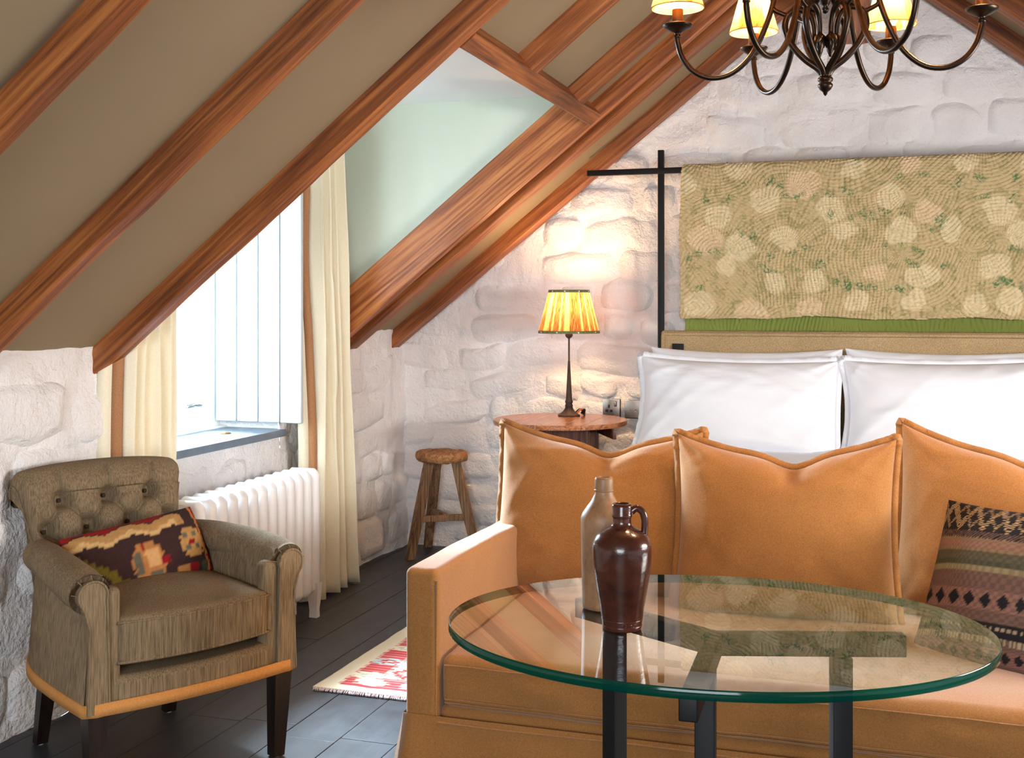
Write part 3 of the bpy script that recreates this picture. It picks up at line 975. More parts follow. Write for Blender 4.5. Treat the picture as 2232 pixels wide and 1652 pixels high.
# ================================================================== CUSHIONS
def pillow_geo(w, h, t, sag=(0.0, 0.0, 0.0, 0.0), power=.42, nu=41, nv=37, seed=0, wr=0.004, ear=0.0, chop=None):
    """closed pillow in local x (width), z (height), y (thickness, -y front). sag = pull-in of left, right, top, bottom edge at its middle"""
    s = np.sin(np.linspace(-PI / 2, PI / 2, nu)); t_ = np.sin(np.linspace(-PI / 2, PI / 2, nv))
    S, T = np.meshgrid(s, t_, indexing='ij')
    X = S * w / 2; Zz = T * h / 2
    X = X + np.where(S < 0, sag[0], -sag[1]) * (1 - T ** 2) * np.abs(S) ** 2
    Zz = Zz + np.where(T > 0, -sag[2], sag[3]) * (1 - S ** 2) ** 1.0 * np.abs(T) ** 2
    if chop is not None:   # a dent pressed into the top edge
        g_ = np.exp(-((S - chop[0]) / .22) ** 2)
        Zz = Zz - chop[1] * g_ * sstep(.1, 1.0, T)
    B = np.clip((1 - S ** 2) * (1 - T ** 2), 0, 1) ** power
    e = np.clip(np.maximum(np.abs(S), np.abs(T)), 0, 1)
    wrk = .35 * wr * fbm(S * 2.1 + seed, T * 1.8, seed, 3) * (0.5 + 1.0 * e) * (1 - e ** 8)
    for k_, (fa, fb) in enumerate(((1.6, 3.4), (2.6, -2.2), (.7, 5.2))):   # thin creases
        rdg = 1 - np.abs(vnoise(S * fa + T * fb * .6 + seed + k_ * 7.7, T * 1.1 - S * .9 + k_ * 3.1, seed + k_))
        wrk = wrk + wr * .55 * rdg ** 7 * (.25 + e) * (1 - e ** 8)
    # tension folds running out of the corners
    for sx in (-1, 1):
        for sz in (-1, 1):
            ang = np.arctan2((1.04 - sz * T) * h, (1.04 - sx * S) * w); rad_ = np.hypot((1 - sx * S) * w, (1 - sz * T) * h)
            wrk = wrk + wr * 1.1 * np.sin(ang * 13 + seed + sx * 2 + sz) * np.exp(-rad_ / .13) * (1 - e ** 10)
    if chop is not None:
        for dx, sl, am in ((0, .10, 1.0), (-.16, -.28, .7), (.2, .34, .8)):
            ln_ = S - chop[0] - dx * .4 - sl * (T - 1)
            wrk = wrk - .016 * am * np.exp(-(ln_ / .05) ** 2) * sstep(.35, .9, T) * (1 - e ** 12)
    yf = -(t / 2 * B + wrk); yb_ = t / 2 * B * 0.9 + wrk * .5
    front = np.stack([X, yf, Zz], -1); back = np.stack([X, yb_, Zz], -1)
    return S, T, front, back


def pillow(name, w, h, t, mat, M3, loc, parent=None, flange=0.0, col=None, piping=None, **kw):
    S, T, f, b = pillow_geo(w, h, t, **kw)
    nu, nv = S.shape
    V = np.vstack([f.reshape(-1, 3), b.reshape(-1, 3)])
    Q = np.vstack([grid_quads(nu, nv), grid_quads(nu, nv, off=nu * nv)[:, ::-1]])
    C = None
    if col is not None:
        cc = col((S + 1) / 2, (1 - T) / 2).reshape(-1, 3); C = np.vstack([cc, cc])
    o = raw(name, V @ M3.T, Q, mat, parent, True, C)
    # weld the rim
    bm = bmesh.new(); bm.from_mesh(o.data); bmesh.ops.remove_doubles(bm, verts=bm.verts, dist=1e-5); bm.to_mesh(o.data); bm.free()
    o.location = loc
    rim = np.vstack([f[:, 0], f[-1, 1:], f[::-1, -1][1:], f[0, ::-1][1:-1]])
    if flange > 0:
        c = rim.mean(0); n = len(rim)
        tg = np.roll(rim, -1, 0) - np.roll(rim, 1, 0)
        nr = np.stack([tg[:, 2], np.zeros(n), -tg[:, 0]], -1); nr /= np.linalg.norm(nr, axis=1)[:, None] + 1e-9
        k = np.arange(n)
        wv = .004 * np.sin(k * .9) + .003 * np.sin(k * 2.3 + 1)
        inner = rim - nr * .004
        outer = rim + nr * flange; outer[:, 1] += wv
        G = np.stack([inner + [0, -.0035, 0], outer + [0, -.0025, 0], outer + [0, .0025, 0], inner + [0, .0035, 0]], 1)
        grid('flange', G @ M3.T, mat, o, cu=True, cv=True)
    if piping is not None:
        V, F = tube_geo(rim @ M3.T, .005, 6, False, True); raw('piping', V, F, piping, o)
    return o


def quantize(u, n): return (np.floor(u * n) + .5) / n


def kilim_col(u, v):
    nu_, nv_ = 78, 40
    q = quantize(u, nu_); r = quantize(v, nv_)
    jit = .012 * vnoise(r * 40, q * 3, 4)
    q = q + jit
    C = np.empty(u.shape + (3,)); C[:] = lin(58, 38, 36)
    def put(mask, rgb): C[mask] = lin(*rgb)
    zig = .075 + .10 * np.abs(((q * 6.0 + .35) % 2) - 1)
    zig = quantize(zig, 60)
    put((q < .86) & (r > zig - .035) & (r < zig + .16), (176, 132, 80))
    put((q < .80) & (r > zig + .085) & (r < zig + .16), (206, 166, 112))
    put((q < .74) & (r < zig - .055), (140, 26, 26))
    put((q > .955), (176, 112, 56)); put((q > .978), (132, 22, 30))
    # right flower
    du, dv = np.abs(q - .865), np.abs(r - .55)
    put((du < .075) & (dv < .17) | (du < .05) & (dv < .22) | (du < .095) & (dv < .10), (184, 136, 78))
    put((np.abs(du - .038) < .020) & (np.abs(dv - .085) < .045), (98, 98, 84))
    put((du < .024) & (dv < .035), (138, 24, 28))
    # middle flower
    du, dv = np.abs(q - .50), np.abs(r - .68)
    put((du < .10) & (dv < .20) | (du < .075) & (dv < .25) | (du < .125) & (dv < .11), (176, 116, 66))
    put((q > .485) & (q < .59) & (r > .52) & (r < .76), (206, 156, 102))
    put((q > .405) & (q < .45) & (r > .52) & (r < .82), (96, 92, 78))
    put((q > .49) & (q < .59) & (r > .82) & (r < .90), (96, 92, 78))
    put((q > .45) & (q < .49) & (r > .42) & (r < .52), (138, 24, 28)); put((q > .59) & (q < .66) & (r > .64) & (r < .74), (138, 24, 28))
    # olive steps
    st = .30 + quantize(np.clip((q - .03) / .34, 0, 1), 9) * .62
    put((q > .03) & (q < .36) & (r > st) & (r < st + .17), (110, 94, 34))
    put((q > .69) & (q < .80) & (r > .84), (176, 120, 66)); put((q > .80) & (q < .87) & (r > .86), (132, 24, 28))
    put((q > .9) & (q < .95) & (r > .85), (70, 70, 52))
    return C * (0.92 + .16 * np.random.RandomState(3).rand(*u.shape))[..., None]


def cush_M(rz, lean, roll=0.0):
    """face -y, leaned back by `lean` about x, rolled in its own plane, then turned by rz"""
    return rotM(0, 0, rz) @ rotM(-lean, 0, 0) @ rotM(0, roll, 0)


lc = pillow('lumbar_cushion', .40, .20, .11, M['kilim'], cush_M(ACH, .50, -.12), (0, 0, 0), None, 0, kilim_col, sag=(.0, .0, .004, .0), nu=81, nv=43, seed=2, wr=.003)
lc.location = Vector(ACP) + Matrix.Rotation(ACH, 3, 'Z') @ Vector((-.005, .050, .545))
tag(lc, 'dark kilim lumbar cushion with stepped flowers on the tufted armchair', 'cushion')

# ================================================================== SOFA
SX0, SX1, SY0, SY1 = -1.095, 0.80, 2.53, 3.46
sf = empty('sofa', ((SX0 + SX1) / 2, (SY0 + SY1) / 2, 0), label='mustard linen slipcovered sofa with narrow square arms', cat='sofa')
def SL(x, y, z): return (x - sf.location[0], y - sf.location[1], z)
AW = .086
def arm_fn(V):
    V = V.copy(); V[:, 2] += .004 * fbm(V[:, 1] * 5, V[:, 0] * 9, 3, 2); V[:, 0] += .003 * fbm(V[:, 1] * 4, V[:, 2] * 4, 8, 2); return V
for x0 in (SX0, SX1 - AW):
    a = rbox('arm', (AW, SY1 - SY0, .60), .018, M['sofa'], sf, SL(x0 + AW / 2, (SY0 + SY1) / 2, .325), 3, (3, 20, 14), arm_fn)
    w = MB()
    for sx in (-1, 1):
        xx = x0 + AW / 2 + sx * (AW / 2 - .007)
        w.tube([SL(xx, SY0 + .005, .26), SL(xx, SY0 + .004, .60)], .0026, 6)
    w.tube([SL(x0 + .012, SY0 + .006, .612), SL(x0 + AW - .012, SY0 + .006, .612)], .0026, 6)
    w.build('seam', M['sofa'], a)
rbox('back_frame', (SX1 - SX0 - 2 * AW + .01, .13, .50), .03, M['sofa'], sf, SL((SX0 + SX1) / 2, SY1 - .065, .42), 3)
rbox('seat_base', (SX1 - SX0 - 2 * AW + .01, SY1 - SY0 - .03, .14), .02, M['sofa'], sf, SL((SX0 + SX1) / 2, (SY0 + SY1) / 2, .235), 2)
def sofa_seat(V):
    V = V.copy()
    e = np.clip(1 - (V[:, 0] / .90) ** 4, 0, 1) * np.clip(1 - (V[:, 1] / .40) ** 4, 0, 1)
    V[:, 2] += np.where(V[:, 2] > .03, .022, 0) * e + .004 * fbm(V[:, 0] * 4, V[:, 1] * 6, 2, 3)
    fr_ = V[:, 1] < -.3
    V[fr_, 1] += .006 * fbm(V[fr_, 0] * 5, V[fr_, 2] * 12, 6, 3) - .008 * (1 - (V[fr_, 2] / .07) ** 2)
    V[:, 2] += np.where(V[:, 2] < -.03, .006 * fbm(V[:, 0] * 3, V[:, 1] * 3, 12, 2), 0)
    return V
W_ = SX1 - SX0 - 2 * AW
st = rbox('seat_cushion', (W_ - .004, .80, .122), .022, M['sofa'], sf, SL((SX0 + SX1) / 2, SY0 + .415, .362), 4, (80, 30, 6), sofa_seat)
for z in (.402, .322, .314):
    s_ = MB(); xs = np.linspace(SX0 + AW + .012, SX1 - AW - .012, 90)
    yy = SY0 + .0125 + .006 * fbm((xs - sf.location[0]) * 5, np.full_like(xs, z - .362) * 12, 6, 3) - .008 * (1 - ((z - .362) / .07) ** 2)
    s_.tube([SL(a_, b_, z) for a_, b_ in zip(xs, yy)], .0022, 5); s_.build('stitching', M['sofa'], st)
# skirt: hangs from under the seat, flares and ripples at the hem; wraps the left end
n = 150
t = np.linspace(0, 1, n)
pathx = np.concatenate([np.full(34, SX0), np.linspace(SX0, SX1, 90), np.full(34, SX1)])
pathy = np.concatenate([np.linspace(SY1, SY0, 34), np.full(90, SY0), np.linspace(SY0, SY1, 34)])
nx_ = np.concatenate([np.full(34, -1.0), np.zeros(90), np.full(34, 1.0)]); ny2 = np.concatenate([np.zeros(34), np.full(90, -1.0), np.zeros(34)])
nx_[33] = -.7; ny2[33] = -.7; nx_[34] = -.7; ny2[34] = -.7
zz_ = np.linspace(.285, .012, 16)
k = np.arange(len(pathx))
G = np.zeros((len(k), 16, 3))
cor = np.exp(-((k - 33.5) / 3.0) ** 2) + np.exp(-((k - 123.5) / 3.0) ** 2)
for j, z in enumerate(zz_):
    f_ = (.285 - z) / .27
    off_ = .004 + .018 * f_ + .012 * f_ * np.sin(k * .42 + .6 * np.sin(k * .13)) + .045 * cor * f_ ** 1.3
    G[:, j] = np.stack([pathx + nx_ * off_, pathy + ny2 * off_, np.full(len(k), z)], -1)
G -= np.array([sf.location[0], sf.location[1], 0])
grid('skirt', G, M['sofa'], sf)
sk = MB(); xs = np.linspace(SX0 + AW, SX1 - AW, 60)
sk.tube([SL(a_, SY0 - .006, .272 + .002 * math.sin(a_ * 9)) for a_ in xs], .003, 5); sk.build('skirt_seam', M['sofa'], sf)

def sofa_cushion(x, y, z, w, h, t, rz, lean, roll, seed, sag, label):
    o = pillow('back_cushion', w, h, t, M['sofa'], cush_M(rz, lean, roll), (x, y, z), None, .016, nu=51, nv=45, seed=seed, wr=.009, sag=sag, power=.40, chop=(.10, .030))
    tag(o, label, 'cushion', 'mustard sofa back cushions')
    return o
sofa_cushion(-.800, 3.235, .662, .59, .475, .20, .05, .22, .015, 4, (.012, .01, .060, .0), 'mustard flanged sofa cushion beside the narrow arm by the stool')
sofa_cushion(-.268, 3.135, .665, .575, .475, .20, .0, .22, -.01, 9, (.016, .016, .060, .0), 'mustard flanged sofa cushion in the middle, overlapping its neighbours')
sofa_cushion(.330, 3.23, .675, .63, .50, .20, -.12, .20, .03, 14, (.012, .01, .075, .0), 'mustard flanged sofa cushion behind the dark woven cushion')


def woven_col(u, v):
    C = np.empty(u.shape + (3,)); C[:] = lin(120, 88, 74)
    fine = (np.sin(u * 520) > 0) ^ (np.sin(v * 460) > 0)
    def put(m, rgb): C[m] = lin(*rgb)
    put((v > .24) & (v < .33), (146, 112, 82)); put((v > .33) & (v < .38), (96, 86, 62)); put((v > .38) & (v < .42), (84, 78, 56))
    put((v > .42) & (v < .455), (150, 132, 96)); put((v > .28) & (v < .30), (158, 108, 92))
    C[fine] *= .72
    m = v < .20
    put(m, (34, 24, 20))
    tri = np.abs(((u * 7) % 1) - .5) * 2
    put(m & (np.abs((v - .02) / .16 - tri) < .22) & fine, (196, 158, 112))
    put(m & (np.abs((v - .02) / .16 - (1 - tri)) < .12) & fine, (176, 138, 96))
    put((v > .20) & (v < .245) & (((u * 60 + v * 60) % 1) < .5), (34, 24, 20))
    b = (v > .55) & (v < .66)
    du = np.abs(((u * 11) % 1) - .5); dv = np.abs(v - .605) / .055
    put(b & fine, (150, 104, 88)); put(b & (du * 2 + dv * .9 < .75), (26, 18, 18))
    put((v > .72) & (v < .80), (30, 22, 22)); put((v > .74) & (v < .765) & (((u * 70) % 1) < .5), (170, 146, 116))
    put((v > .80) & (v < .83) & (((u * 60) % 1) < .5), (178, 156, 122))
    b = (v > .86) & (v < .93)
    du = np.abs(((u * 15 + .3) % 1) - .5); put(b & fine, (150, 96, 84)); put(b & (du * 2 + np.abs(v - .895) / .04 < .8), (30, 22, 20))
    return C * .55


wc = pillow('scatter_cushion', .47, .43, .13, M['kilim'], cush_M(-.62, .52, -.06), (.285, 2.89, .585), None, 0, woven_col, sag=(.014, .014, .020, .01), nu=161, nv=141, seed=6, wr=.004)
tag(wc, 'dark woven striped cushion with diamond bands lying on the sofa', 'cushion')

# ================================================================== GLASS TABLE
TC = np.array([-.277, 1.927]); TZ = .723; TH = .0155
tb = empty('glass_table', (TC[0], TC[1], 0), label='oval glass topped table on three black steel legs', cat='table')
TA, TB_, TR = .445, .341, math.radians(8.2)
a = np.linspace(0, 2 * PI, 128, endpoint=False)
ell = np.stack([TA * np.cos(a), TB_ * np.sin(a)], -1) @ np.array([[math.cos(TR), math.sin(TR)], [-math.sin(TR), math.cos(TR)]])
n = len(ell); ch_ = .0015
def loop(sc, z): return np.c_[ell * sc, np.full(n, z)]
k1 = 1 - ch_ / .39
raw('glass_face', loop(k1, TZ), [tuple(range(n))], M['glass_top'], tb, smooth=False)
raw('glass_underside', loop(k1, TZ - TH), [tuple(range(n))[::-1]], M['glass_under'], tb, smooth=False)
G = np.stack([loop(k1, TZ), loop(1, TZ - ch_), loop(1, TZ - TH + ch_), loop(k1, TZ - TH)], 1)
tag(grid('glass_edge', G, M['glass_edge'], tb, cu=True), 'dark teal polished glass edge')
BZ = TZ - TH
hub = np.array([0.0, 0.0])
def bar(p0, p1, w, h, ztop):
    p0 = np.array(p0); p1 = np.array(p1); d = p1 - p0; L = np.linalg.norm(d); ang = math.atan2(d[1], d[0])
    V, F = rbox_geo((L, w, h), .0025, 2)
    return (V @ rotM(0, 0, ang).T) + np.array([*((p0 + p1) / 2), ztop - h / 2]), F
ends = [((-.272, .158), (-.195, .113)), ((.30, .09), (.20, .060)), ((.011, -.328), (-.003, -.075))]
for e_, l_ in ends:
    V, F = bar(hub, e_, .027, .036, BZ)
    sharpen(raw('support_arm', V, F, M['black_steel'], tb))
    d = np.array(e_) / np.linalg.norm(e_); nrm_ = np.array([-d[1], d[0]]);
    c = np.array(l_)
    V, F = rbox_geo((.032, .032, BZ - .037), .002, 2)
    V = V @ rotM(0, 0, math.atan2(d[1], d[0]) + .0).T
    o = sharpen(raw('leg', V + np.array([c[0], c[1], (BZ - .037) / 2]), F, M['black_steel'], tb))


# ---- bottles
def rev(prof, n=48):
    P = spline(prof, 90); return P
def bottle_world(px): return px
bt = empty('stoneware_bottle', (-.473, 1.962, TZ), label='tall tan stoneware bottle with narrow neck on the glass table', cat='bottle')
pr = [(.0005, .003), (.030, .001), (.037, .003), (.038, .010), (.0385, .05), (.0395, .10), (.040, .145), (.0402, .158), (.037, .166), (.030, .176), (.022, .187), (.0165, .198), (.0155, .204), (.0158, .206), (.0158, .224), (.0148, .2275), (.0115, .228), (.0100, .222), (.0095, .20)]
b = MB(); b.lathe(pr, 56); b.build('body', M['stoneware_tan'], bt)
rg = MB(); rg.lathe([(.0155, .203), (.0168, .2045), (.0168, .206), (.0155, .2075)], 40); rg.build('neck_ring', M['stoneware_tan'], bt)
jg = empty('stoneware_jug', (-.415, 1.847, TZ), math.radians(18), 'glossy dark brown stoneware jug with loop handle on the glass table', 'jug')
pr = spline([(.0005, .004), (.026, .001), (.031, .002), (.0325, .010), (.036, .035), (.042, .07), (.0465, .10), (.0485, .125), (.047, .140), (.040, .153), (.028, .162), (.0185, .167), (.0155, .172), (.0150, .180)], 80)
pr = np.vstack([pr, [(.0152, .181), (.0166, .183), (.0166, .186), (.0158, .188), (.0162, .199), (.0150, .2035), (.0118, .204), (.0102, .199), (.0095, .17)]])
b = MB(); b.lathe(pr, 56); jb = b.build('body', M['stoneware_dark'], jg)
hp = spline([(.0150, 0, .190), (.0235, 0, .196), (.0330, 0, .190), (.0370, 0, .176), (.0365, 0, .160), (.0350, 0, .148)], 26)
b = MB(); V, F = tube_geo(hp, .0058, 12); b.add(V, F); b.build('handle', M['stoneware_dark'], jg)
for z, r_ in ((.1385, .0478), (.0175, .0338), (.0075, .0326)):
    gr = MB(); gr.lathe([(r_ - .001, z - .0012), (r_ + .0004, z), (r_ - .001, z + .0012)], 56); gr.build('groove_ring', M['stoneware_dark'], jg)

stp = MB()
for k_, (da, dz, w_, h_) in enumerate(((0, 0, .0, .0), (.30, .0012, .006, .0012), (.55, .0012, .006, .0012), (.42, -.0022, .007, .0012))):
    aa_ = math.radians(-77 - 18) + .10 + da
    rr_j = .0335 + .0003
    if k_ == 0:
        V, F = tube_geo([(rr_j * math.cos(aa_ + .095 * math.cos(q)), rr_j * math.sin(aa_ + .095 * math.cos(q)), .0125 + .0032 * math.sin(q)) for q in np.linspace(0, 2 * PI, 16, endpoint=False)], .0005, 5, False, True)
        stp.add(V, F)
    else:
        stp.box((rr_j * math.cos(aa_), rr_j * math.sin(aa_), .0125 + dz), (w_, .0012, h_), .0, rotM(0, 0, aa_ + PI / 2))
tag(stp.build('maker_stamp', M['stoneware_dark'], jg), 'small impressed maker stamp', kind='stuff')

# ================================================================== BED
BX0, BX1 = -1.005, .72
bed = empty('bed', ((BX0 + BX1) / 2, 4.5, 0), label='wide bed with oatmeal upholstered headboard and white bedding', cat='bed')
def BL(x, y, z): return (x - bed.location[0], y - bed.location[1], z)
rbox('base', (BX1 - BX0 - .02, 1.64, .30), .02, M['headboard'], bed, BL((BX0 + BX1) / 2, 4.455, .18), 2)
rbox('mattress', (BX1 - BX0 - .02, 1.66, .26), .05, M['linen_white'], bed, BL((BX0 + BX1) / 2, 4.45, .455), 3)
def duv(V):
    V = V.copy(); V[:, 2] += .012 * fbm(V[:, 0] * 4, V[:, 1] * 4, 5, 4); return V
rbox('duvet', (BX1 - BX0 + .04, 1.50, .12), .05, M['linen_white'], bed, BL((BX0 + BX1) / 2, 4.34, .585), 4, (40, 30, 3), duv)
hbz = 1.132
hb = rbox('headboard', (BX1 - BX0, .07, hbz - .1), .012, M['headboard'], bed, BL((BX0 + BX1) / 2, 5.325, (hbz + .1) / 2), 3)
w = MB(); pts = [BL(BX0 + .010, 5.288, .5), BL(BX0 + .010, 5.288, hbz - .022), BL(BX0 + .018, 5.288, hbz - .014), BL(BX1 - .018, 5.288, hbz - .014), BL(BX1 - .010, 5.288, hbz - .022), BL(BX1 - .010, 5.288, .5)]
w.tube(pts, .009, 8)
w.build('border_roll', M['headboard'], hb)

def bed_pillow(x, y, z, w, h, t, rz, lean, roll, seed, label, wr=.016, fl=0.0):
    o = pillow('pillow', w, h, t, M['linen_white'], cush_M(rz, lean, roll), (x, y, z), None, fl, nu=61, nv=45, seed=seed, wr=wr, sag=(.030, .008, .022, .012), power=.5)
    tag(o, label, 'pillow', 'white bed pillows')
    # oxford hem beyond the seam
    return o
bed_pillow(-.615, 5.185, .842, .84, .44, .17, 0, .18, .0, 31, 'white pillow leaning on the headboard behind the lamp-side front pillow')
bed_pillow(.235, 5.185, .846, .84, .44, .17, 0, .18, -.0, 37, 'white pillow on the headboard behind the front pillow away from the lamp')
fp = bed_pillow(-.632, 5.015, .812, .845, .43, .27, 0, .30, .012, 43, 'plump white front pillow on the lamp side of the bed', fl=.022)
bed_pillow(.236, 5.015, .818, .845, .43, .27, 0, .30, -.015, 49, 'plump white front pillow on the far side of the bed', fl=.022)

# ---- canopy rail
cr = empty('canopy_rail', (-1.03, 5.42, 0), label='black square steel post and rail bolted to the gable rafter', cat='rail')
def CL(x, y, z): return (x + 1.03, y - 5.42, z)
for xx in (-1.032, .75):
    m = MB(); m.box(CL(xx, 5.435, 1.985 / 2 + .002), (.028, .024, 1.981), .002); m.build('post', M['black_steel'], cr, sharp=40)
m = MB(); m.box(CL((-1.385 + .95) / 2, 5.408, 1.884), (2.335, .022, .027), .002); m.build('crossbar', M['black_steel'], cr, sharp=40)
for xx in (-1.375, -1.032):
    m = MB(); m.lathe([(.0001, .006), (.004, .006), (.0055, .003), (.0055, 0)], 14, CL(xx, 5.397, 1.884), 'y'); m.build('bolt', M['brass'], cr)

# ---- quilt thrown over the rail
def stitch(x, z, seed):
    """height of the quilting: arcs, fans, rays and cross hatching in big uneven patches"""
    wx, wz = x + .012 * vnoise(x * 7, z * 7, seed), z + .012 * vnoise(x * 7 + 9, z * 7, seed + 1)
    cx_, cz_ = np.floor(wx / .29), np.floor(wz / .25)
    hs = np.abs(np.sin(cx_ * 12.9898 + cz_ * 78.233 + seed) * 43758.5453) % 1
    ox, oz = (cx_ + .5 + .6 * (hs - .5)) * .29, (cz_ + np.where(hs > .3, -.08, 1.08)) * .25
    rad_ = np.hypot(wx - ox, wz - oz)
    lin1 = wx + .012 * np.sin(wz * 20 + hs * 6)
    dia = (wx * np.where(hs > .9, 1, -1) + wz) * .72
    ph = np.where(hs < .55, rad_, np.where(hs < .85, lin1, dia))
    pe = np.where(hs < .55, np.arctan2(wz - oz, wx - ox) * .12, wz)
    ridge = np.abs(np.sin(PI * ph / .0165)) ** .5
    return ridge * (.78 + .22 * np.sin(pe * 2 * PI / .012)) + .25 * vnoise(x * 90, z * 150, seed + 2)


def quilt_mesh(name, x0, x1, z0, z1, y, nx, nz, seed, colour, parent, over=False):
    X, Zz = np.meshgrid(np.linspace(x0, x1, nx), np.linspace(z0, z1, nz), indexing='ij')
    h = stitch(X, Zz, seed) * .0100
    fold = .006 * fbm(X * 2.5, Zz * 1.3, seed + 4, 3)
    hem = .012 * fbm(X * 3.0, X * 0, seed + 9, 3) * sstep(z0 + .18, z0, Zz)
    tt = (Zz - z0) / (z1 - z0)
    Zs = Zz + hem * .6
    edge_x = x0 + .012 * vnoise(Zz * 6, Zz * 0, seed)
    Yy = y - h + fold - .012 * sstep(.25, 0, tt)
    if over:   # roll over the rail at the top
        d = np.clip((Zz - (z1 - .05)) / .05, 0, 1)
        Yy = Yy + .045 * d ** 2 * 1.0
        Zs = np.where(d > 0, (z1 - .05) + .05 * np.sin(d * PI / 2) * .72, Zs)
    P = np.stack([X + .010 * vnoise(Zz * 5, Zz * 0 + 2, seed) * sstep(x0 + .1, x0, X), Yy, Zs], -1)
    o = grid(name, P, M['quilt'], parent, col=colour(X, Zz))
    md = o.modifiers.new('s', 'SOLIDIFY'); md.thickness = .006; md.offset = -1
    return o


blob = []
rq = random.Random(5)
for i in range(8):
    for j in range(5):
        blob.append((-.86 + i * .232 + (.116 if j % 2 else 0) + rq.uniform(-.055, .055), 1.24 + j * .150 + rq.uniform(-.045, .045), rq.uniform(.050, .075), rq.random()))
def quilt_col(X, Zz):
    wx, wz = X + .016 * vnoise(X * 16, Zz * 16, 3), Zz + .016 * vnoise(X * 16 + 5, Zz * 16, 4)
    C = np.empty(X.shape + (3,)); base = np.array(lin(192, 172, 130)); C[:] = base
    n1 = vnoise(X * 38, Zz * 38, 8); n2 = vnoise(X * 130, Zz * 130, 9)
    sp = sstep(.0, .9, n1 + .7 * n2)[..., None]
    C = C * (1 - sp * .8) + np.array(lin(160, 148, 104)) * sp * .8
    for bx, bz, r_, q in blob:
        d = np.hypot(wx - bx, (wz - bz) * 1.05)
        m = (sstep(r_ * 1.08, r_ * .86, d) * (.50 + .22 * n2))[..., None]
        cc = np.array(lin(232, 215, 178)) if q > .18 else np.array(lin(232, 204, 170))
        C = C * (1 - m) + cc * m
        rb_ = random.Random(int(q * 1e6))
        sg = 1 if q > .45 else -1
        for k_ in range(4):
            sx_, sz_ = bx + rb_.uniform(-.085, .085), bz + sg * rb_.uniform(.045, .085)
            ra = rb_.uniform(-.7, .7); ca, sa = math.cos(ra), math.sin(ra)
            du, dv = np.abs((wx - sx_) * ca + (wz - sz_) * sa), np.abs(-(wx - sx_) * sa + (wz - sz_) * ca)
            md_ = np.maximum(du / .018, dv / .013)
            k2 = (sstep(1.15, .7, md_) * np.clip(.35 + .9 * vnoise(X * 190, Zz * 190, 33), 0, 1) * .9)[..., None]
            C = C * (1 - k2) + np.array(lin(88, 124, 80)) * k2
    rim = (X < -.905) | (Zz < 1.205)
    C[rim] = C[rim] * .4 + base * .6
    return C
def green_col(X, Zz):
    C = np.empty(X.shape + (3,)); C[:] = lin(124, 134, 66)
    C *= (1 + .10 * fbm(X * 3, Zz * 8, 3, 3))[..., None]
    return C


qt = empty('quilt', (0, 5.39, 1.9), label='pale green floral quilt hung over the black rail above the headboard', cat='quilt')
def shift_parent(o, root):
    o.location = -Vector(root.location); return o
shift_parent(quilt_mesh('front_layer', -.925, .70, 1.192, 1.925, 5.378, 760, 340, 3, quilt_col, qt, True), qt)
shift_parent(tag(quilt_mesh('back_layer', -.905, .70, 1.05, 1.90, 5.422, 500, 90, 8, green_col, qt), 'plain green reverse layer hanging lower'), qt)


# ---- electrical plates
def plate(name, x, z, y, label, cat, toggles):
    root = empty(name, (x, y, z), label=label, cat=cat)
    b = MB(); b.box((0, .000, 0), (.090, .010, .090), .002); b.build('back_box', M['black_plastic'], root, sharp=40)
    b = MB(); b.box((-.001, -.007, .001), (.086, .004, .086), .0018); b.build('face_plate', M['brushed'], root, sharp=40)
    for sx in (-1, 1):
        s = MB(); s.lathe([(.0001, .002), (.0028, .002), (.0034, 0)], 12, (sx * .030, -.009, .0), 'y'); s.build('screw', M['chrome'], root)
    if toggles:
        for sx in (-1, 1):
            t_ = MB(); t_.lathe([(.0001, .003), (.008, .003), (.009, 0)], 20, (sx * .0125, -.009, 0), 'y')
            t_.tube([(sx * .0125, -.010, 0), (sx * .0125, -.022, -.006)], [.0025, .0038], 8); t_.build('toggle', M['chrome'], root)
    else:
        for (dx, dz, w_, h_) in ((-.012, .008, .009, .015), (-.023, -.014, .014, .012), (-.001, -.014, .014, .012)):
            s = MB(); s.box((dx, -.0088, dz), (w_, .0012, h_), .0004); s.build('pin_hole', M['black_plastic'], root, smooth=False)
        s = MB(); s.box((.020, -.0092, .021), (.014, .003, .026), .001); s.build('rocker_surround', M['black_plastic'], root, sharp=40)
        s = MB(); s.box((.019, -.0112, .022), (.008, .003, .020), .001); s.build('rocker', M['chrome'], root, sharp=40)
    return root
plate('power_socket', -1.302, .744, YB - .034, 'brushed metal switched socket on the stone wall nearer the lamp', 'socket', False)
plate('toggle_switch', -1.192, .740, YB - .034, 'brushed metal plate with two toggle switches by the pillow', 'switch', True)
hs = empty('headboard_switch', (-.925, 5.284, 1.045), label='small bronze reading light switch set in the headboard corner', cat='switch')
b = MB(); b.box((0, 0, 0), (.052, .012, .056), .002); b.build('face_plate', M['black_steel'], hs, sharp=40)
b = MB(); b.lathe([(.0001, .004), (.010, .004), (.011, 0)], 20, (.002, -.006, -.008), 'y'); b.tube([(.002, -.008, -.008), (.002, -.022, -.018)], [.003, .0045], 8); b.tube([(-.012, -.016, -.021), (.016, -.016, -.021)], .0035, 8)
b.build('toggle', M['black_plastic'], hs)

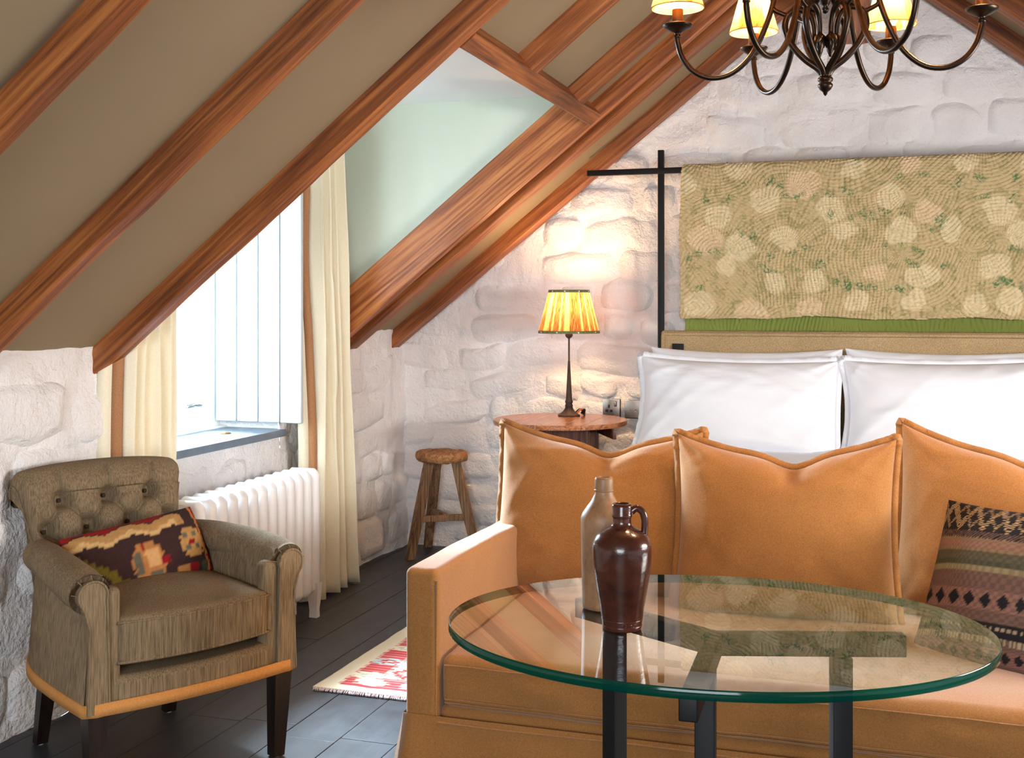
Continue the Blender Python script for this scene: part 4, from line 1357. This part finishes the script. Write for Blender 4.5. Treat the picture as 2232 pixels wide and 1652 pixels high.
# ================================================================== BEDSIDE TABLE
BTC = (-1.445, 5.135); BTZ = .725; BR = .308
nt = empty('bedside_table', (BTC[0], BTC[1], 0), math.radians(0), 'round drop leaf oak bedside table carrying the lamp', 'table')
def disc_piece(name, xa, xb, parent):
    xs = np.linspace(xa, xb, 24); yy = np.sqrt(np.maximum(BR ** 2 - xs ** 2, 0))
    ring = [(a_, -b_) for a_, b_ in zip(xs, yy)] + [(a_, b_) for a_, b_ in zip(xs[::-1], yy[::-1])]
    ring = [r_ for i, r_ in enumerate(ring) if i == 0 or np.hypot(r_[0] - ring[i - 1][0], r_[1] - ring[i - 1][1]) > 1e-4]
    if np.hypot(ring[0][0] - ring[-1][0], ring[0][1] - ring[-1][1]) < 1e-4: ring = ring[:-1]
    bm = bmesh.new()
    f = bm.faces.new([bm.verts.new((x_, y_, BTZ - .022)) for x_, y_ in ring])
    r = bmesh.ops.extrude_face_region(bm, geom=[f]); vs = [g for g in r['geom'] if isinstance(g, bmesh.types.BMVert)]
    bmesh.ops.translate(bm, verts=vs, vec=(0, 0, .022))
    bmesh.ops.recalc_face_normals(bm, faces=bm.faces)
    ed = [e for e in bm.edges if abs(e.verts[0].co.z - e.verts[1].co.z) < 1e-6]
    bmesh.ops.bevel(bm, geom=ed, offset=.002, segments=1, affect='EDGES')
    me = bpy.data.meshes.new(name); bm.to_mesh(me); bm.free(); me.materials.append(M['table_wood'])
    return link(bpy.data.objects.new(name, me), parent)
disc_piece('leaf', -BR, -.1675, nt); disc_piece('centre_board', -.166, .166, nt); disc_piece('leaf', .1675, BR, nt)
b = MB(); b.box((.0, -.09, BTZ - .075), (.30, .016, .105), .002); b.box((.0, .09, BTZ - .075), (.30, .016, .105), .002); b.box((-.145, 0, BTZ - .075), (.016, .19, .105), .002); b.box((.145, 0, BTZ - .075), (.016, .19, .105), .002)
b.build('apron', M['table_frame'], nt, sharp=40)
for sx in (-1, 1):
    for sy in (-1, 1):
        b = MB(); b.box((sx * .14, sy * .09, (BTZ - .022) / 2), (.036, .036, BTZ - .024), .003); b.build('leg', M['table_frame'], nt, sharp=40)
b = MB(); b.box((.215, -.02, BTZ - .045), (.016, .34, .04), .002, rotM(0, 0, .5)); b.build('gate_rail', M['table_frame'], nt, sharp=40)
for sy in (-1, 1):
    b = MB(); b.box((0, sy * .09, .14), (.25, .02, .03), .002); b.build('stretcher', M['table_frame'], nt, sharp=40)


# ================================================================== LAMPS
def pleated_shade(name, r0, r1, z0, z1, pleats, seed, mat, parent, c0, c1, loc=(0, 0, 0), stripe=.5, depth=.0022):
    nu = pleats * 6; nv = 14
    a = np.linspace(0, 2 * PI, nu, endpoint=False); t = np.linspace(0, 1, nv)
    A_, T_ = np.meshgrid(a, t, indexing='ij')
    rr = r0 + (r1 - r0) * T_ + depth * np.abs(np.sin(A_ * pleats / 2)) * (.4 + .6 * (1 - T_))
    P = np.stack([rr * np.cos(A_), rr * np.sin(A_), z0 + (z1 - z0) * T_], -1) + np.array(loc)
    k = np.floor(A_ / (2 * PI) * pleats)
    hs = np.abs(np.sin(k * 12.9898 + seed) * 43758.5453) % 1
    mott = vnoise(A_ * 60, T_ * 40, seed)
    m = np.clip((hs > stripe) * .75 + .35 * (mott > .25), 0, 1)[..., None]
    C = np.array(lin(*c0)) * (1 - m) + np.array(lin(*c1)) * m
    return grid(name, P, mat, parent, cu=True, col=C)


def point(name, loc, power, color, r, parent):
    d = bpy.data.lights.new(name, 'POINT'); d.energy = power; d.color = color; d.shadow_soft_size = r
    o = bpy.data.objects.new(name, d); COL.objects.link(o); o.parent = parent; o.location = loc
    return o


tl = empty('table_lamp', (-1.445, 5.29, BTZ), label='slender iron table lamp with lit pleated shade on the bedside table', cat='lamp')
b = MB()
hexp = [(.0005, 0), (.054, 0), (.055, .006), (.046, .010), (.030, .022), (.020, .036), (.018, .044)]
b.lathe(hexp, 8)
b.build('base', M['iron'], tl, sharp=30)
b = MB(); b.lathe([(.017, .043), (.019, .048), (.0175, .054), (.0145, .058), (.0175, .062), (.019, .068), (.017, .075), (.0150, .078), (.0125, .12), (.0085, .20), (.0055, .255), (.0055, .258), (.0042, .262), (.0040, .365), (.007, .369), (.013, .372), (.018, .380), (.019, .395), (.017, .398)], 18)
b.build('stem', M['iron'], tl)
b = MB(); b.lathe([(.012, .395), (.012, .43)], 16); b.tube([(0, 0, .43), (0, 0, .594)], .0025, 6); b.build('lamp_holder', M['brass'], tl)
b = MB(); b.lathe([(.012, .43), (.016, .445), (.026, .465), (.028, .48), (.022, .50), (.0005, .508)], 20); b.build('bulb', M['bulb'], tl)
ps = pleated_shade('lamp_shade', .143, .0945, .395, .594, 64, 3, M['shade'], tl, (226, 174, 110), (112, 64, 30), stripe=.55)
M['shade_trim'] = plain('olive_floral_tape', (112, 112, 74), 0.9, var=0.3, vs=90)
for z, r_, in ((.398, .1445), (.590, .0965)):
    b = MB(); b.lathe([(r_ + .0025, z - .006), (r_ + .0005, z + .007), (r_ - .001, z + .007), (r_ + .001, z - .006), (r_ + .0025, z - .006)], 64); b.build('trim_tape', M['shade_trim'], ps)
    for k in range(9):
        aa = k * 2 * PI / 9 + z
        V, F = rbox_geo((.006, .0012, .006), .0005, 1)
        o = raw('motif', V @ rotM(0, 0, aa + PI / 2).T, F, M['white_paint'], ps); o.location = ((r_ + .0022) * math.cos(aa), (r_ + .0022) * math.sin(aa), z)
b = MB(); b.tube(spline([(.025, .02, .012), (.045, .03, .03), (.062, .035, .022), (.05, .045, .012), (.068, .03, .03), (.06, .05, .01), (.05, .10, .006), (.03, .14, .005)], 50), .0055, 8)
tag(b.build('cord', M['black_plastic'], tl), 'twisted black and orange flex')
M['flex_orange'] = plain('orange_flex', (206, 110, 36), 0.6)
b = MB(); b.tube(spline([(.030, .010, .010), (.040, .012, .018), (.050, .016, .030), (.062, .020, .032)], 16), .004, 8); b.build('cord_strand', M['flex_orange'], tl)
point('lamp_light', (0, 0, .535), 9.5, (1.0, .64, .33), .05, tl)

# ---- chandelier
CHC = (-.138, 2.69)
cd = empty('chandelier', (CHC[0], CHC[1], 1.72), math.radians(0), 'dark bronze six arm chandelier with small lit pleated shades', 'chandelier')
ZC = 1.872 - 1.72
b = MB(); b.lathe([(.0005, .000), (.004, .004), (.0055, .009), (.012, .014), (.0165, .022), (.0165, .026), (.0130, .029), (.0125, .031), (.0165, .034), (.0170, .039), (.0140, .043), (.010, .046), (.006, .05)], 24)
b.build('finial', M['bronze'], cd)
b = MB(); b.lathe([(.0005, .185), (.006, .188), (.008, .195), (.005, .201), (.009, .205), (.019, .232), (.021, .238), (.016, .243), (.014, .30), (.020, .31), (.022, .34), (.012, .36), (.010, .46), (.018, .47), (.018, .485), (.008, .49), (.008, .70), (.05, .72), (.055, .735), (.0005, .74)], 24)
b.build('column', M['bronze'], cd)
yawc = math.radians(18.1)
for k in range(6):
    ang = math.radians(165 - 60 * k) + yawc + 0.03
    arm = empty('arm', (0, 0, 0), ang); arm.parent = cd
    def rz3(pts): return [(p[0], 0, p[1]) for p in pts]
    pts = spline(rz3([(.016, .42), (.045, .40), (.085, .33), (.105, .255), (.125, .180), (.160, .105), (.205, .062), (.252, .052), (.292, .068), (.318, .100), (.329, .135), (.330, .150)]), 60)
    b = MB(); b.tube(pts, .0065, 12)
    # heart scroll from the finial up and curling in
    h1 = spline(rz3([(.006, .046), (.016, .062), (.045, .085), (.073, .118), (.088, .155), (.082, .185), (.060, .198), (.036, .186), (.026, .160), (.024, .135)]), 46)
    b.tube(h1, np.interp(np.linspace(0, 1, len(h1)), [0, .75, 1], [.0074, .0074, .0045]), 12)
    h2 = spline(rz3([(.082, .185), (.098, .192), (.112, .200), (.118, .212)]), 14)
    b.tube(h2, .0055, 10)
    h3 = spline(rz3([(.075, .192), (.050, .215), (.026, .235), (.022, .262), (.040, .275), (.052, .262), (.046, .245)]), 34)
    b.tube(h3, np.interp(np.linspace(0, 1, len(h3)), [0, .6, 1], [.0074, .0074, .0045]), 10)
    h4 = spline(rz3([(.104, .262), (.085, .250), (.066, .258), (.052, .285), (.040, .31), (.022, .315)]), 26)
    b.tube(h4, np.interp(np.linspace(0, 1, len(h4)), [0, 1], [.006, .004]), 10)
    b.build('branch', M['bronze'], arm)
    # cast leaf hanging in the heart
    lf = MB(); leaves = []
    for dx, L_, wd in ((0, .048, .010), (-.012, .030, .007), (.012, .028, .007)):
        prof = [(0, 0), (.35, 1.0), (.7, .75), (1.0, .05)]
        P = []
        for q, wq in prof:
            cxl = .024 + dx * q * 1.3; czl = .140 - L_ * q
            P.append([(cxl - wd * wq, 0, czl), (cxl, -.009 * wq - .002, czl), (cxl + wd * wq, 0, czl), (cxl, .009 * wq + .002, czl)])
        lf.grid(np.array(P), cv=True)
    lf.build('leaf_drop', M['bronze'], arm)
    for cx2, cz2, rot in ((.040, .205, .8), (.058, .235, 2.4), (.075, .300, 2.0)):
        P = []
        for q, wq in ((0, .1), (.4, 1), (.8, .5), (1, .05)):
            cxl, czl = cx2 + .03 * q * math.cos(rot), cz2 + .03 * q * math.sin(rot)
            nx2, nz2 = -math.sin(rot) * .010 * wq, math.cos(rot) * .010 * wq
            P.append([(cxl - nx2, 0, czl - nz2), (cxl, -.007, czl), (cxl + nx2, 0, czl + nz2), (cxl, .007, czl)])
        lf = MB(); lf.grid(np.array(P), cv=True); lf.build('leaf', M['bronze'], arm)
    b = MB(); b.lathe([(.0005, .146), (.0085, .148), (.0085, .153), (.006, .156), (.009, .160), (.018, .164), (.030, .171), (.0345, .177), (.0345, .179), (.030, .175), (.016, .168), (.0005, .166)], 32, (.33, 0, 0))
    b.build('drip_cup', M['bronze'], arm)
    b = MB(); b.lathe([(.013, .166), (.0135, .170), (.0130, .212), (.0125, .214), (.0005, .214)], 20, (.33, 0, 0)); b.build('candle_sleeve', M['candle_metal'], arm)
    b = MB(); b.lathe([(.007, .213), (.010, .218), (.0165, .232), (.019, .243), (.015, .256), (.006, .272), (.0005, .275)], 18, (.33, 0, 0)); b.build('bulb', M['bulb'], arm)
    s_ = pleated_shade('shade', .060, .032, .212 + .005, .318, 22, k * 3 + 1, M['candle_shade'], arm, (214, 158, 80), (132, 72, 26), (.33, 0, 0), .72, .0016)
    V, F = tube_geo([(.33 + .0605 * math.cos(q), .0605 * math.sin(q), .217) for q in np.linspace(0, 2 * PI, 40, endpoint=False)], .0016, 6, False, True)
    raw('shade_rim', V, F, M['chair_trim'], s_)
    point('candle_light', (.33, 0, .285), 15.0, (1.0, .68, .38), .018, arm)

# ================================================================== STOOL
so = empty('milking_stool', (-2.125, 5.375, 0), label='rustic three legged wooden stool in the stone corner', cat='stool')
nseg = 40
prof = [(.0005, .475), (.09, .473), (.118, .475), (.126, .486), (.128, .500), (.124, .514), (.114, .521), (.06, .519), (.0005, .520)]
prof = spline(prof, 40)
V, F = lathe_geo(prof, nseg)
an = np.arctan2(V[:, 1], V[:, 0]); r_ = np.hypot(V[:, 0], V[:, 1])
V[:, 0] *= 1 + .035 * np.sin(an * 2 + 1) + .02 * fbm(an * 2, V[:, 2] * 30, 4, 3); V[:, 1] *= 1 + .03 * fbm(an * 2 + 4, V[:, 2] * 30, 6, 3)
V[:, 2] += .005 * fbm(V[:, 0] * 30, V[:, 1] * 30, 9, 3)
raw('seat', V, F, M['old_seat'], so)
feet = [(-.115, -.135), (-.145, .17), (.185, .01)]
mids = []
for fx, fy in feet:
    L = math.hypot(fx, fy); d = np.array([fx, fy]) / L
    top = d * .070; w = .019
    pd = np.array([-d[1], d[0]])
    P = []
    for z, c, ww in ((.002, np.array([fx, fy]), w * .95), (.24, (np.array([fx, fy]) + top) / 2, w * 1.08), (.485, top, w)):
        P.append([(*(c - d * ww - pd * ww), z), (*(c + d * ww - pd * ww), z), (*(c + d * ww + pd * ww), z), (*(c - d * ww + pd * ww), z)])
    P = np.array(P)
    m = MB(); m.grid(P, cv=True); m.add(P[0], [(3, 2, 1, 0)]); m.add(P[-1], [(0, 1, 2, 3)])
    m.build('leg', M['old_wood'], so, smooth=False)
    mids.append(np.array([fx, fy]) * .60 + top * .40)
def rail(p0, p1, z, name='stretcher'):
    p0 = np.array(p0); p1 = np.array(p1); d = p1 - p0; L = np.linalg.norm(d)
    V, F = rbox_geo((L, .022, .030), .003, 1)
    return raw(name, V @ rotM(0, 0, math.atan2(d[1], d[0])).T + np.array([*((p0 + p1) / 2), z]), F, M['old_wood'], so, smooth=False)
cen = (mids[0] + mids[2]) / 2 + np.array([.01, .015])
rail(mids[0], cen, .195); rail(cen, mids[2], .198); rail(mids[1], cen, .200)

# ================================================================== RUG
RX0, RX1, RY0, RY1 = -1.78, -.93, 3.375, 4.72
def rug_col(X, Y):
    u, v = X - RX0, Y - RY0
    q = quantize(u / .85, 110) * .85; r = quantize(v / 1.35, 170) * 1.35
    q = q + .007 * np.where((np.floor(v / 1.35 * 170) % 2) > 0, 1, -1)
    C = np.empty(X.shape + (3,)); C[:] = lin(236, 226, 200)
    red, pink, blue, org, grey = lin(196, 70, 74), lin(222, 138, 128), lin(184, 214, 216), lin(232, 182, 128), lin(196, 188, 172)
    def dia(cx_, cy_, a_, b_): return np.abs(q - cx_) / a_ + np.abs(r - cy_) / b_
    inner = (q > .065) & (q < .785) & (r > .045) & (r < 1.30)
    bor = inner & ((r < .15) | (r > 1.20) | (q < .17) | (q > .68))
    hatch = (np.floor(v / 1.35 * 170) % 3)
    C[bor & (hatch < 2)] = red; C[bor & (hatch == 2)] = pink
    for k in range(-1, 9):
        c1 = .16 + k * .16
        for (cx_, cy_) in ((c1, .10), (c1, 1.25), (.12, c1), (.73, c1)):
            d = np.maximum(np.abs(q - cx_) / .052, np.abs(r - cy_) / .034) * .55 + dia(cx_, cy_, .062, .046) * .45; m = bor & (d < 1)
            C[m] = (blue if k % 2 else lin(232, 222, 190)); C[bor & (d < .6)] = red if k % 2 else grey; C[bor & (d < .25)] = lin(236, 226, 200)
    core = inner & ~bor
    for i in range(4):
        for j in range(7):
            cx_, cy_ = .24 + i * .12, .22 + j * .15 + (.07 if i % 2 else 0)
            d = dia(cx_, cy_, .058, .070); c_ = [red, org, blue, pink][(i + 2 * j) % 4]
            C[core & (d < 1) & (d > .55)] = c_; C[core & (d < .3)] = [grey, red, org, blue][(i + j) % 4]
    return C
nx, nyr = 150, 220
X, Y = np.meshgrid(np.linspace(RX0, RX1, nx), np.linspace(RY0, RY1, nyr), indexing='ij')
rg = empty('kilim_rug', ((RX0 + RX1) / 2, (RY0 + RY1) / 2, 0), label='cream kilim rug with red and blue diamonds beside the bed', cat='rug')
Zr = .006 + .0025 * np.abs(fbm(X * 6, Y * 5, 4, 3)) + .0015
Xr = X + .006 * fbm(Y * 4, Y * 0, 7, 2)
Pt = np.stack([Xr - rg.location[0], Y - rg.location[1], Zr], -1)
wv = grid('weave', Pt, M['rug'], rg, col=rug_col(X, Y)); md = wv.modifiers.new('s', 'SOLIDIFY'); md.thickness = .006; md.offset = -1
fr = MB()
for k in range(130):
    xx = RX0 + (RX1 - RX0) * (k + .5) / 130 + .001 * math.sin(k * 3)
    fr.tube([(xx - rg.location[0], RY0 - rg.location[1] + .002, .008), (xx + .002 * math.sin(k * 5) - rg.location[0], RY0 - rg.location[1] - .008, .007), (xx + .003 * math.sin(k * 7) - rg.location[0], RY0 - rg.location[1] - .015, .004)], .0026, 5)
M['fringe'] = plain('lilac_grey_yarn', (196, 180, 186), 0.95)
tag(fr.build('fringe', M['fringe'], rg), 'knotted grey fringe', kind='stuff')
print('built', len(bpy.data.objects))
